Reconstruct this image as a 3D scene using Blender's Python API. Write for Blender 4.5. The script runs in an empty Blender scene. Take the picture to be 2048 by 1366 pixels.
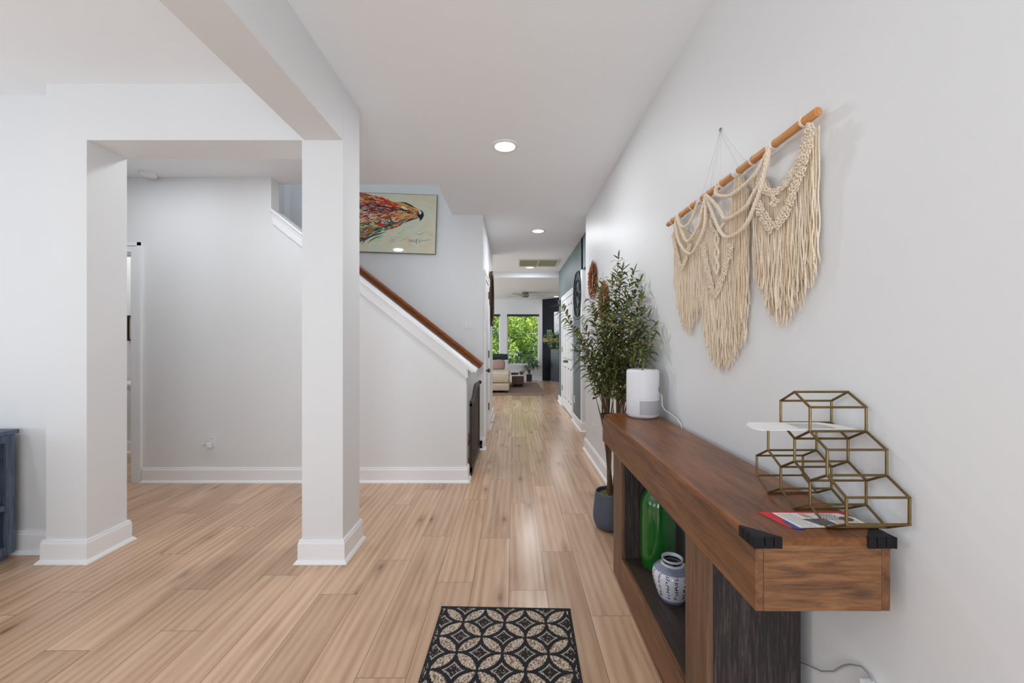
import bpy, bmesh, math, random
from mathutils import Vector, Matrix, Euler
PI = math.pi
S = bpy.context.scene
COL = S.collection

# ------------------------------------------------------------ camera, sky, light, exposure
FPX = 810.0
cd = bpy.data.cameras.new('camera'); cam = bpy.data.objects.new('camera', cd); COL.objects.link(cam)
cd.sensor_width = 36.0; cd.lens = FPX / 2048 * 36
cd.shift_x = -2.5 / 2048; cd.shift_y = -0.5 / 2048
cd.clip_start = 0.02; cd.clip_end = 200
cam.location = (0, 0, 1.261); cam.rotation_euler = (PI / 2, 0, 0)
S.camera = cam

w = bpy.data.worlds.new('sky'); S.world = w; w.use_nodes = True
bg = w.node_tree.nodes['Background']; bg.inputs[0].default_value = (0.80, 0.90, 1.0, 1); bg.inputs[1].default_value = 1.5

def area_light(name, loc, rot, sx, sy, power, color=(1, 1, 1)):
    d = bpy.data.lights.new(name, 'AREA'); d.shape = 'RECTANGLE'; d.size = sx; d.size_y = sy
    d.energy = power; d.color = color
    o = bpy.data.objects.new(name, d); o.location = loc; o.rotation_euler = rot; COL.objects.link(o); return o
sd = bpy.data.lights.new('sun', 'SUN'); sd.energy = 5.0; sd.angle = 0.02; sd.color = (1, 0.95, 0.85)
so = bpy.data.objects.new('sun', sd); so.rotation_euler = (math.radians(42), 0, math.radians(20)); COL.objects.link(so)
# added area lights standing in for daylight from unseen windows behind and left
up = math.radians(50)   # fill lights tilted up to brighten the ceilings
DAY = (0.83, 0.925, 1.0)
area_light('daylight_fill_front_door', (-0.15, -2.3, 1.1), (PI / 2 + up, 0, 0), 1.5, 1.8, 92, DAY)
area_light('daylight_fill_front_window', (-3.4, -2.3, 1.2), (PI / 2 + up, 0, 0), 2.4, 1.5, 50, DAY)
area_light('daylight_fill_side_window', (-5.95, 0.2, 1.2), (PI / 2 + up, 0, -PI / 2), 2.2, 1.5, 46, DAY)
area_light('daylight_fill_kitchen', (-5.7, 9.8, 1.2), (PI / 2 + up, 0, -PI / 2), 5.0, 1.8, 420, DAY)  # added kitchen fill, strong enough to brighten the hall ceiling
area_light('daylight_living', (-0.3, 14.1, 2.9), (-math.radians(48), 0, 0), 3.4, 1.2, 150, DAY)
area_light('fill_upstairs', (-2.0, 4.25, 5.0), (0, 0, 0), 2.4, 0.8, 26, DAY)  # added fill under the stairwell top, which has no window
area_light('fill_bath', (-4.6, 4.1, 2.6), (0, 0, 0), 0.6, 0.6, 12, (1, 0.97, 0.93))  # added warm overhead fill inside the bathroom, not daylight
P_DL = (20, 26, 20, 8, 10, 14, 12, 9)   # watts of the ceiling lights, nearest first

S.view_settings.view_transform = 'Standard'; S.view_settings.look = 'None'
S.view_settings.gamma = 1.0; S.view_settings.use_curve_mapping = False
S.view_settings.exposure = -0.68
try:
    S.cycles.max_bounces = 10; S.cycles.diffuse_bounces = 6; S.cycles.glossy_bounces = 4
    S.cycles.transmission_bounces = 6; S.cycles.transparent_max_bounces = 8
    S.cycles.caustics_reflective = False; S.cycles.caustics_refractive = False
    S.cycles.sample_clamp_indirect = 6.0; S.cycles.use_denoising = True
except Exception: pass

# ------------------------------------------------------------ helpers
def lin(c):
    def f(v):
        v /= 255.0
        return v / 12.92 if v <= 0.04045 else ((v + 0.055) / 1.055) ** 2.4
    return (f(c[0]), f(c[1]), f(c[2]), 1)

class MB:
    """collects shapes for one mesh object"""
    def __init__(s): s.v = []; s.f = []; s.m = []; s.uv = {}
    def face(s, idx, mi=0): s.f.append(tuple(idx)); s.m.append(mi)
    def quad(s, a, b, c, d, mi=0):
        n = len(s.v); s.v += [tuple(a), tuple(b), tuple(c), tuple(d)]; s.face((n, n + 1, n + 2, n + 3), mi)
    def poly(s, pts, mi=0):
        n = len(s.v); s.v += [tuple(p) for p in pts]; s.face(range(n, n + len(pts)), mi)
    def box(s, x0, x1, y0, y1, z0, z1, mi=0, M=None):
        n = len(s.v)
        P = [(x0, y0, z0), (x1, y0, z0), (x1, y1, z0), (x0, y1, z0), (x0, y0, z1), (x1, y0, z1), (x1, y1, z1), (x0, y1, z1)]
        if M: P = [tuple(M @ Vector(p)) for p in P]
        s.v += P
        for q in ((0, 3, 2, 1), (4, 5, 6, 7), (0, 1, 5, 4), (1, 2, 6, 5), (2, 3, 7, 6), (3, 0, 4, 7)):
            s.face([n + i for i in q], mi)
        return s
    def bbox(s, x0, x1, y0, y1, z0, z1, b=0.004, mi=0, M=None):
        """box with chamfered edges"""
        bm = bmesh.new(); bmesh.ops.create_cube(bm, size=1)
        for v in bm.verts: v.co = Vector(((x0 + x1) / 2 + v.co.x * (x1 - x0), (y0 + y1) / 2 + v.co.y * (y1 - y0), (z0 + z1) / 2 + v.co.z * (z1 - z0)))
        bmesh.ops.bevel(bm, geom=bm.edges[:], offset=b, segments=2, profile=0.5, affect='EDGES')
        n = len(s.v); bm.verts.index_update()
        s.v += [tuple((M @ v.co) if M else v.co) for v in bm.verts]
        for f in bm.faces: s.face([n + v.index for v in f.verts], mi)
        bm.free(); return s
    def prism(s, pts, axis, a0, a1, mi=0):
        """extrude 2D outline; axis x: pts (y,z); y: (x,z); z: (x,y)"""
        def P(p, a):
            return (a, p[0], p[1]) if axis == 'x' else ((p[0], a, p[1]) if axis == 'y' else (p[0], p[1], a))
        n = len(s.v); k = len(pts)
        s.v += [P(p, a0) for p in pts] + [P(p, a1) for p in pts]
        s.face(range(n, n + k), mi); s.face(range(n + 2 * k - 1, n + k - 1, -1), mi)
        for i in range(k):
            j = (i + 1) % k; s.face((n + i, n + k + i, n + k + j, n + j), mi)
        return s
    def lathe(s, prof, c=(0, 0, 0), n=32, mi=0, M=None):
        b = len(s.v); k = len(prof)
        for i in range(n):
            a = 2 * PI * i / n
            for r, z in prof:
                p = (c[0] + r * math.cos(a), c[1] + r * math.sin(a), c[2] + z)
                s.v.append(tuple(M @ Vector(p)) if M else p)
        for i in range(n):
            j = (i + 1) % n
            for q in range(k - 1): s.face((b + i * k + q, b + j * k + q, b + j * k + q + 1, b + i * k + q + 1), mi)
        return s
    def tube(s, pts, r, n=6, mi=0, cap=True):
        pts = [Vector(p) for p in pts]; k = len(pts)
        rr = r if hasattr(r, '__len__') else [r] * k
        b = len(s.v); up = None
        for i, p in enumerate(pts):
            t = (pts[min(i + 1, k - 1)] - pts[max(i - 1, 0)])
            if t.length < 1e-9: t = Vector((0, 0, 1))
            t.normalize()
            if up is None: up = t.orthogonal().normalized()
            else:
                up = up - t * up.dot(t)
                up = up.normalized() if up.length > 1e-6 else t.orthogonal().normalized()
            bi = t.cross(up)
            for a in range(n):
                an = 2 * PI * a / n
                s.v.append(tuple(p + (up * math.cos(an) + bi * math.sin(an)) * rr[i]))
        for i in range(k - 1):
            for a in range(n):
                c2 = (a + 1) % n
                s.face((b + i * n + a, b + i * n + c2, b + (i + 1) * n + c2, b + (i + 1) * n + a), mi)
        if cap:
            s.face([b + a for a in range(n - 1, -1, -1)], mi); s.face([b + (k - 1) * n + a for a in range(n)], mi)
        return s
    def disc(s, c, r, ax='z', n=24, mi=0):
        p = []
        for i in range(n):
            a = 2 * PI * i / n; u, v_ = r * math.cos(a), r * math.sin(a)
            p.append((c[0] + u, c[1] + v_, c[2]) if ax == 'z' else ((c[0] + u, c[1], c[2] + v_) if ax == 'y' else (c[0], c[1] + u, c[2] + v_)))
        s.poly(p, mi); return s
    def build(s, name, mats, parent=None, smooth=False, loc=None, rot=None, fix=True):
        me = bpy.data.meshes.new(name); me.from_pydata(s.v, [], s.f)
        if not isinstance(mats, (list, tuple)): mats = [mats]
        for m in mats: me.materials.append(m)
        me.polygons.foreach_set('material_index', s.m)
        me.update()
        if fix:
            bm = bmesh.new(); bm.from_mesh(me); bmesh.ops.recalc_face_normals(bm, faces=bm.faces[:]); bm.to_mesh(me); bm.free()
        if smooth:
            me.shade_smooth(); me.set_sharp_from_angle(angle=math.radians(38))
        o = bpy.data.objects.new(name, me); COL.objects.link(o)
        if parent: o.parent = parent
        if loc: o.location = loc
        if rot: o.rotation_euler = rot
        return o

def tag(o, label=None, cat=None, group=None, kind=None):
    if label: o['label'] = label
    if cat: o['category'] = cat
    if group: o['group'] = group
    if kind: o['kind'] = kind
    return o
def thing(name, label, cat, loc=(0, 0, 0), rz=0, group=None):
    o = bpy.data.objects.new(name, None); o.empty_display_size = 0.05; COL.objects.link(o)
    o.location = loc; o.rotation_euler = (0, 0, rz); return tag(o, label, cat, group)
def struct(name, mb, mat, parent=None, **k):
    return tag(mb.build(name, mat, parent, **k), kind='structure')

# ------------------------------------------------------------ materials
def newmat(name):
    m = bpy.data.materials.new(name); m.use_nodes = True; nt = m.node_tree
    return m, nt, nt.nodes['Principled BSDF']
def N(nt, typ, **kw):
    n = nt.nodes.new(typ)
    for k, v in kw.items():
        if k.startswith('i_'):
            key = k[2:]; key = int(key) if key.isdigit() else key.replace('_', ' ')
            n.inputs[key].default_value = v
        else: setattr(n, k, v)
    return n
def L(nt, a, b): nt.links.new(a, b)
def math_(nt, op, a, b=None, c=None):
    n = nt.nodes.new('ShaderNodeMath'); n.operation = op
    for i, v in enumerate((a, b, c)):
        if v is None: continue
        if hasattr(v, 'default_value') or hasattr(v, 'links'): nt.links.new(v, n.inputs[i])
        else: n.inputs[i].default_value = v
    return n.outputs[0]
def mixc(nt, fac, a, b, mode='MIX'):
    n = nt.nodes.new('ShaderNodeMix'); n.data_type = 'RGBA'; n.blend_type = mode
    for i, v in ((0, fac), (6, a), (7, b)):
        if hasattr(v, 'links'): nt.links.new(v, n.inputs[i])
        else: n.inputs[i].default_value = v
    return n.outputs[2]
def ramp(nt, fac, stops):
    n = nt.nodes.new('ShaderNodeValToRGB'); cr = n.color_ramp
    while len(cr.elements) < len(stops): cr.elements.new(0.5)
    for e, (p, c) in zip(cr.elements, stops): e.position = p; e.color = c if len(c) == 4 else (*c, 1)
    L(nt, fac, n.inputs[0]); return n.outputs[0]

def simple(name, rgb, rough=0.5, metal=0.0, noise=0.06, scale=30, bump=0.0, coat=0.0, emit=None, estr=0, spec=None, sheen=0):
    m, nt, p = newmat(name)
    tc = N(nt, 'ShaderNodeTexCoord'); nz = N(nt, 'ShaderNodeTexNoise', i_Scale=scale, i_Detail=4.0)
    L(nt, tc.outputs['Object'], nz.inputs['Vector'])
    c = lin(rgb); d = tuple(v * (1 - noise) for v in c[:3]) + (1,); e = tuple(min(1, v * (1 + noise)) for v in c[:3]) + (1,)
    L(nt, ramp(nt, nz.outputs[0], [(0.3, d), (0.7, e)]), p.inputs['Base Color'])
    p.inputs['Roughness'].default_value = rough; p.inputs['Metallic'].default_value = metal
    if coat: p.inputs['Coat Weight'].default_value = coat; p.inputs['Coat Roughness'].default_value = 0.05
    if spec is not None: p.inputs['Specular IOR Level'].default_value = spec
    if sheen: p.inputs['Sheen Weight'].default_value = sheen
    if bump:
        b = N(nt, 'ShaderNodeBump', i_Strength=bump, i_Distance=0.002); L(nt, nz.outputs[0], b.inputs['Height']); L(nt, b.outputs[0], p.inputs['Normal'])
    if emit: p.inputs['Emission Color'].default_value = lin(emit); p.inputs['Emission Strength'].default_value = estr
    return m

def wood(name, dark, mid, light, axis='y', rough=0.45, stretch=14, scale=3.0, knots=True, bump=0.15, coat=0.0):
    """streaked wood with the grain along one axis"""
    m, nt, p = newmat(name)
    tc = N(nt, 'ShaderNodeTexCoord'); mp = N(nt, 'ShaderNodeMapping')
    sc = {'x': (1, stretch, stretch), 'y': (stretch, 1, stretch), 'z': (stretch, stretch, 1)}[axis]
    mp.inputs['Scale'].default_value = sc
    L(nt, tc.outputs['Object'], mp.inputs['Vector'])
    n1 = N(nt, 'ShaderNodeTexNoise', i_Scale=scale, i_Detail=8.0, i_Roughness=0.65, i_Distortion=0.6)
    n2 = N(nt, 'ShaderNodeTexNoise', i_Scale=scale * 5, i_Detail=4.0, i_Roughness=0.7)
    L(nt, mp.outputs[0], n1.inputs['Vector']); L(nt, mp.outputs[0], n2.inputs['Vector'])
    f = math_(nt, 'ADD', math_(nt, 'MULTIPLY', n1.outputs[0], 0.7), math_(nt, 'MULTIPLY', n2.outputs[0], 0.3))
    c = ramp(nt, f, [(0.32, lin(dark)), (0.5, lin(mid)), (0.68, lin(light))])
    if knots:
        m2 = N(nt, 'ShaderNodeMapping'); m2.inputs['Scale'].default_value = {'x': (1, 2.2, 2.2), 'y': (2.2, 1, 2.2), 'z': (2.2, 2.2, 1)}[axis]
        L(nt, tc.outputs['Object'], m2.inputs['Vector'])
        vo = N(nt, 'ShaderNodeTexVoronoi', i_Scale=3.1); L(nt, m2.outputs[0], vo.inputs['Vector'])
        k = ramp(nt, vo.outputs['Distance'], [(0.02, (1, 1, 1)), (0.12, (0, 0, 0))])
        dk = tuple(v * 0.35 for v in lin(dark)[:3]) + (1,)
        c = mixc(nt, math_(nt, 'MULTIPLY', k, 0.8), c, dk)
    L(nt, c, p.inputs['Base Color']); p.inputs['Roughness'].default_value = rough
    if coat: p.inputs['Coat Weight'].default_value = coat; p.inputs['Coat Roughness'].default_value = 0.12
    b = N(nt, 'ShaderNodeBump', i_Strength=bump, i_Distance=0.001); L(nt, f, b.inputs['Height']); L(nt, b.outputs[0], p.inputs['Normal'])
    return m

def paint(name, rgb, rough=0.55):
    m, nt, p = newmat(name)
    tc = N(nt, 'ShaderNodeTexCoord')
    big = N(nt, 'ShaderNodeTexNoise', i_Scale=1.3, i_Detail=2.0); fine = N(nt, 'ShaderNodeTexNoise', i_Scale=220.0, i_Detail=2.0)
    for n in (big, fine): L(nt, tc.outputs['Object'], n.inputs['Vector'])
    c = lin(rgb)
    L(nt, ramp(nt, big.outputs[0], [(0.3, tuple(v * 0.985 for v in c[:3])), (0.7, c)]), p.inputs['Base Color'])
    b = N(nt, 'ShaderNodeBump', i_Strength=0.05, i_Distance=0.0006); L(nt, fine.outputs[0], b.inputs['Height']); L(nt, b.outputs[0], p.inputs['Normal'])
    p.inputs['Roughness'].default_value = rough
    return m

M_WALL = paint('wall_paint', (229, 230, 231), 0.5)
M_CEIL = paint('ceiling_paint', (247, 250, 253), 0.8)
M_TRIM = paint('trim_paint', (242, 243, 245), 0.35)
M_TEAL = paint('slate_teal_paint', (96, 108, 112), 0.55)
M_NAVY = paint('black_navy_paint', (11, 14, 22), 0.5)
M_NAVY.node_tree.nodes['Principled BSDF'].inputs['Specular IOR Level'].default_value = 0.15
M_DOOR = paint('door_paint', (240, 240, 242), 0.35)
M_WALNUT = wood('walnut_veneer', (62, 38, 24), (112, 72, 44), (142, 98, 64), 'y', 0.42, 12, 2.6)
M_WALNUT_X = wood('walnut_veneer_cross', (50, 32, 22), (124, 82, 50), (158, 112, 72), 'x', 0.42, 12, 5.0)
M_WALNUT_Z = wood('walnut_veneer_upright', (72, 50, 36), (108, 78, 58), (130, 98, 74), 'z', 0.5, 14, 4.0, knots=False)
M_TOP = wood('walnut_top', (70, 40, 22), (122, 74, 40), (152, 100, 60), 'y', 0.34, 9, 2.4)
M_TOP.node_tree.nodes['Principled BSDF'].inputs['Specular IOR Level'].default_value = 0.35
M_DARKOAK = wood('dark_weathered_oak', (18, 14, 14), (44, 36, 35), (96, 84, 80), 'z', 0.7, 20, 7.0, knots=False, bump=0.4)
M_DARKSHELF = wood('dark_oak_shelf', (34, 26, 22), (56, 42, 35), (78, 60, 50), 'y', 0.6, 16, 4.0, knots=False)
M_BLACKPL = simple('black_plastic', (15, 16, 21), 0.5, spec=0.25)
M_BRASS = simple('aged_brass', (122, 100, 62), 0.38, 0.85, noise=0.15, scale=60)
M_NICKEL = simple('satin_nickel', (150, 146, 140), 0.3, 0.9)
M_BRONZE = simple('dark_bronze', (92, 76, 62), 0.35, 0.8)
M_WHITEPL = simple('white_plastic', (228, 228, 232), 0.4, noise=0.01)
M_WHITE = simple('white_enamel', (236, 236, 236), 0.25, noise=0.01)
M_GREYPL = simple('grey_plastic', (120, 122, 126), 0.5)
M_BLACK = simple('matt_black', (16, 16, 18), 0.5)
M_RAIL = wood('stained_handrail', (96, 46, 14), (140, 74, 26), (168, 98, 42), 'x', 0.35, 16, 4.0, knots=False, coat=0.3)
M_GLASSDARK = simple('smoked_glass', (34, 36, 46), 0.12, 0, coat=0.5)

def emission(name, rgb, s):
    m = bpy.data.materials.new(name); m.use_nodes = True; nt = m.node_tree; nt.nodes.clear()
    e = N(nt, 'ShaderNodeEmission'); e.inputs[0].default_value = lin(rgb); e.inputs[1].default_value = s
    o = N(nt, 'ShaderNodeOutputMaterial'); L(nt, e.outputs[0], o.inputs[0]); return m
M_LENS = emission('lamp_lens', (255, 246, 232), 9.0)

def floor_material():
    m, nt, p = newmat('oak_plank_floor')
    uv = N(nt, 'ShaderNodeUVMap'); uv.uv_map = 'plank'
    at = N(nt, 'ShaderNodeAttribute'); at.attribute_name = 'seed'
    tc = N(nt, 'ShaderNodeTexCoord')
    sep = N(nt, 'ShaderNodeSeparateXYZ'); L(nt, tc.outputs['Object'], sep.inputs[0])
    seed = at.outputs['Fac']
    cm = N(nt, 'ShaderNodeCombineXYZ')
    L(nt, math_(nt, 'MULTIPLY_ADD', sep.outputs[0], 13.0, math_(nt, 'MULTIPLY', seed, 37.0)), cm.inputs[0])
    L(nt, math_(nt, 'MULTIPLY_ADD', sep.outputs[1], 0.95, math_(nt, 'MULTIPLY', seed, 91.0)), cm.inputs[1])
    L(nt, math_(nt, 'MULTIPLY', seed, 50.0), cm.inputs[2])
    g1 = N(nt, 'ShaderNodeTexNoise', i_Scale=1.0, i_Detail=5.0, i_Roughness=0.6, i_Distortion=0.9); L(nt, cm.outputs[0], g1.inputs['Vector'])
    cm2 = N(nt, 'ShaderNodeCombineXYZ')
    L(nt, math_(nt, 'MULTIPLY_ADD', sep.outputs[0], 150.0, math_(nt, 'MULTIPLY', seed, 17.0)), cm2.inputs[0])
    L(nt, math_(nt, 'MULTIPLY_ADD', sep.outputs[1], 3.5, math_(nt, 'MULTIPLY', seed, 31.0)), cm2.inputs[1])
    g2 = N(nt, 'ShaderNodeTexNoise', i_Scale=1.0, i_Detail=4.0, i_Roughness=0.6); L(nt, cm2.outputs[0], g2.inputs['Vector'])
    # cathedral rings: distorted bands
    wv = N(nt, 'ShaderNodeTexWave', i_Scale=0.55, i_Distortion=7.0, i_Detail=2.0); wv.inputs['Detail Scale'].default_value = 0.8
    wv.bands_direction = 'X'; L(nt, cm.outputs[0], wv.inputs['Vector'])
    f = math_(nt, 'ADD', math_(nt, 'ADD', math_(nt, 'MULTIPLY', g1.outputs[0], 0.66), math_(nt, 'MULTIPLY', g2.outputs[0], 0.20)), math_(nt, 'MULTIPLY', wv.outputs[1], 0.13))
    c = ramp(nt, f, [(0.30, lin((172, 138, 110))), (0.46, lin((200, 165, 136))), (0.66, lin((216, 184, 156)))])
    # plank to plank tone
    tone = ramp(nt, seed, [(0.0, (0.82, 0.80, 0.78)), (0.45, (0.95, 0.94, 0.93)), (1.0, (1.05, 1.05, 1.05))])
    c = mixc(nt, 1.0, c, tone, 'MULTIPLY')
    # knots
    km = N(nt, 'ShaderNodeCombineXYZ')
    L(nt, math_(nt, 'MULTIPLY_ADD', sep.outputs[0], 7.0, math_(nt, 'MULTIPLY', seed, 13.0)), km.inputs[0])
    L(nt, math_(nt, 'MULTIPLY_ADD', sep.outputs[1], 2.4, math_(nt, 'MULTIPLY', seed, 29.0)), km.inputs[1])
    vo = N(nt, 'ShaderNodeTexVoronoi', i_Scale=0.8); L(nt, km.outputs[0], vo.inputs['Vector'])
    kn = ramp(nt, vo.outputs['Distance'], [(0.03, (1, 1, 1)), (0.10, (0.35, 0.35, 0.35)), (0.26, (0, 0, 0))])
    c = mixc(nt, math_(nt, 'MULTIPLY', kn, 0.75), c, lin((104, 76, 54)))
    # seams
    su = N(nt, 'ShaderNodeSeparateXYZ'); L(nt, uv.outputs[0], su.inputs[0])
    ex = math_(nt, 'MULTIPLY', math_(nt, 'SUBTRACT', 0.5, math_(nt, 'ABSOLUTE', math_(nt, 'SUBTRACT', su.outputs[0], 0.5))), 0.189)
    ey = math_(nt, 'MULTIPLY', math_(nt, 'SUBTRACT', 0.5, math_(nt, 'ABSOLUTE', math_(nt, 'SUBTRACT', su.outputs[1], 0.5))), 1.103)
    e = math_(nt, 'MINIMUM', ex, ey)
    seam = math_(nt, 'LESS_THAN', e, 0.0013)
    c = mixc(nt, math_(nt, 'MULTIPLY', seam, 0.75), c, lin((84, 62, 44)))
    L(nt, c, p.inputs['Base Color'])
    rr = ramp(nt, g1.outputs[0], [(0.3, (0.18, 0.18, 0.18)), (0.7, (0.27, 0.27, 0.27))]); L(nt, rr, p.inputs['Roughness'])
    p.inputs['Specular IOR Level'].default_value = 0.45
    b = N(nt, 'ShaderNodeBump', i_Strength=0.25, i_Distance=0.0008)
    L(nt, math_(nt, 'SUBTRACT', f, math_(nt, 'MULTIPLY', seam, 2.0)), b.inputs['Height']); L(nt, b.outputs[0], p.inputs['Normal'])
    return m
M_FLOOR = floor_material()

# ------------------------------------------------------------ the shell
H1, H2 = 2.732, 2.615       # entry ceiling, lower hall ceiling
rnd = random.Random(5)
def make_floor():
    mb = MB(); Wp, Lp, X0 = 0.189, 1.103, -0.0223
    joint = {-1: 2.593, 0: 2.051, 1: 2.429, 2: 1.86, -2: 2.119, -3: 2.62, -4: 2.334, -5: 2.018, -7: 2.183, -9: 2.058, -8: 1.763, -12: 2.037, -10: 1.65, -13: 1.865, -6: 1.45, 3: 2.3, -11: 2.4}
    uvs = []; seeds = []
    for k in range(-32, 17):
        xa = X0 + k * Wp; xb = xa + Wp
        j = joint.get(k, rnd.uniform(0, Lp)); y = j - math.ceil((j + 1.8) / Lp) * Lp - Lp * 0
        i = 0
        while y < 13.1:
            y1 = y + Lp; sd_ = rnd.random()
            mb.quad((xa, y, 0), (xb, y, 0), (xb, y1, 0), (xa, y1, 0)); uvs.append(1); seeds.append(sd_)
            y = y1
    me = bpy.data.meshes.new('floor'); me.from_pydata(mb.v, [], mb.f); me.materials.append(M_FLOOR)
    ul = me.uv_layers.new(name='plank')
    for i in range(len(mb.f)):
        for c_, uvc in enumerate(((0, 0), (1, 0), (1, 1), (0, 1))): ul.data[i * 4 + c_].uv = uvc
    at = me.attributes.new('seed', 'FLOAT', 'FACE')
    for i, s_ in enumerate(seeds): at.data[i].value = s_
    o = bpy.data.objects.new('floor', me); COL.objects.link(o); tag(o, kind='structure')
make_floor()

def boxes(name, lst, mat, kind='structure', parent=None):
    mb = MB()
    for b in lst: mb.box(*b)
    o = mb.build(name, mat, parent)
    if kind: tag(o, kind=kind)
    return o
# ceilings: entry ceiling with the stair opening, lower ceiling beyond
boxes('ceiling', [(-6, 0.97, -1.9, 3.80, H1, H1 + .12), (-0.708, 0.97, 3.80, 4.75, H1, H1 + .12), (-6, -2.90, 3.80, 4.75, H1, H1 + .12), (-6, 3.2, 4.75, 8.59, H1, H1 + .12)], M_CEIL)
boxes('ceiling_living', [(-6, 3.2, 8.591, 13.1, H2, H1 + .12)], M_CEIL)
# right wall
boxes('wall_right', [(0.85, 0.97, -1.9, 4.75, 0, H1)], M_WALL)
# front wall behind the camera with door opening and window opening
boxes('wall_front', [(-6, -4.7, -2.02, -1.9, 0, H1), (-2.1, -0.95, -2.02, -1.9, 0, H1), (0.6, 0.97, -2.02, -1.9, 0, H1),
                     (-4.7, -2.1, -2.02, -1.9, 0, .6), (-4.7, -2.1, -2.02, -1.9, 2.35, H1), (-0.95, 0.6, -2.02, -1.9, 2.45, H1)], M_WALL)
boxes('wall_left', [(-5.62, -5.5, -1.9, -1.0, 0, H1), (-5.62, -5.5, 1.4, 13.1, 0, H1) if False else (-5.62, -5.5, 1.4, 5.0, 0, H1),
                    (-5.62, -5.5, -1.0, 1.4, 0, .6), (-5.62, -5.5, -1.0, 1.4, 2.35, H1)], M_WALL)
# partition: left pier, header, right column
boxes('wall_partition', [(-5.5, -2.669, 2.42, 2.555, 0, H1), (-2.669, -2.437, 2.314, 2.555, 0, H1),
                         (-2.437, -1.207, 2.314, 2.555, 2.41, H1)], M_WALL)
boxes('wall_column', [(-1.207, -0.974, 2.314, 2.565, 0, H1)], M_WALL)
boxes('wall_beam', [(-1.194, -0.9742, -1.9, 2.3135, 2.41, H1)], M_WALL)

# knee wall / stair wall at Y 3.63 with bathroom doorway at its left
SL = 0.791
def cap_z(x): return 0.997 + (-0.322 - x) * SL
def knee():
    mb = MB(); Y0, Y1 = 3.63, 3.75
    zt = lambda x: cap_z(x) - 0.03
    mb.prism([(-3.41, 0), (-0.42, 0), (-0.42, zt(-0.42)), (-2.17, zt(-2.17)), (-2.17, H1), (-3.41, H1)], 'y', Y0, Y1)
    mb.box(-4.22, -3.41, Y0, Y1, 2.06, H1); mb.box(-5.5, -4.22, Y0, Y1, 0, H1)
    struct('wall_stair', mb, M_WALL)
    # sloped cap and moulding
    c = MB()
    def strip(y0, y1, za, zb, xa=-2.15, xb=-0.33):
        c.prism([(xa, cap_z(xa) - zb), (xb, cap_z(xb) - zb), (xb, cap_z(xb) - za), (xa, cap_z(xa) - za)], 'y', y0, y1)
    strip(3.585, 3.795, 0.0, 0.022)                       # nosing
    strip(3.600, 3.780, 0.022, 0.034, xb=-0.345)
    strip(3.605, 3.63, 0.034, 0.052, xb=-0.36); strip(3.614, 3.63, 0.052, 0.128, xb=-0.42); strip(3.617, 3.63, 0.128, 0.134, xb=-0.42)
    # apron returning round the wall end
    c.prism([(3.605, cap_z(-.42) - .05), (3.775, cap_z(-.42) - .05), (3.765, cap_z(-.42) - .14), (3.615, cap_z(-.42) - .14)], 'x', -0.42, -0.405)
    struct('trim_1', c, M_TRIM)
knee()
# stairwell: back wall, upper walls, top
boxes('wall_stairwell', [(-5.5, -0.42, 4.72, 4.84, 0, 5.2), (-0.42, -0.352, 4.72, 4.84, 0, H1), (-2.90, -2.78, 3.80, 4.72, 1.9, 5.2), (-2.90, -0.708, 3.68, 3.80, H1 + .12, 5.2),
                         (-0.708, -0.60, 3.68, 4.72, H1 + .12, 5.2), (-2.78, -2.60, 4.60, 4.72, 2.0, 5.2)], M_WALL)
boxes('ceiling_stairwell', [(-3.0, -0.5, 3.6, 4.84, 5.2, 5.3)], M_CEIL)
# stairs (risers and treads) rising to the left
def stairs():
    mb = MB(); n = 11; run, rise = 0.240, 0.19
    for i in range(n):
        xa = -0.50 - i * run
        mb.box(xa - run, xa, 3.752, 4.718, max(0, (i - 1) * rise), (i + 1) * rise - 0.03, 0)
        mb.box(xa - run, xa + 0.025, 3.752, 4.718, (i + 1) * rise - 0.03, (i + 1) * rise, 1)
    struct('floor_stairs', mb, [M_TRIM, M_RAIL])
    s = MB()   # skirt board on the back wall
    s.prism([(-0.36, 0), (-0.36, 0.14), (-0.50, 0.30), (-2.7, 0.30 + 2.2 * SL), (-2.7, 0.05 + 2.2 * SL), (-0.6, 0)], 'y', 4.703, 4.7195)
    struct('trim_2', s, M_TRIM)
stairs()
# hall left wall with closet door opening drawn as a door on it
boxes('wall_hall_left', [(-0.47, -0.352, 4.841, 6.90, 0, H1)], M_WALL)
# hall right: opening to a side passage, header, far teal wall
boxes('wall_passage', [(0.972, 2.4, 5.66, 5.78, 0, H1), (2.4, 2.5, 4.7, 5.78, 0, H1), (0.971, 2.4, 4.62, 4.74, 0, H1)], M_WALL)
boxes('wall_hall_right', [(0.972, 1.09, 5.785, 8.59, 0, H1), (0.972, 1.09, 4.755, 5.655, 2.27, H1)], M_TEAL)
boxes('wall_passage_end', [(0.96, 1.09, 5.656, 5.784, 0, 2.265)], M_WALL)
boxes('wall_passage_head', [(0.972, 1.09, 5.656, 5.784, 2.266, H1)], M_TEAL)
boxes('wall_living_right', [(1.09, 3.2, 8.47, 8.59, 0, H1), (3.1, 3.2, 8.59, 13.1, 0, H1)], M_WALL)
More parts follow.
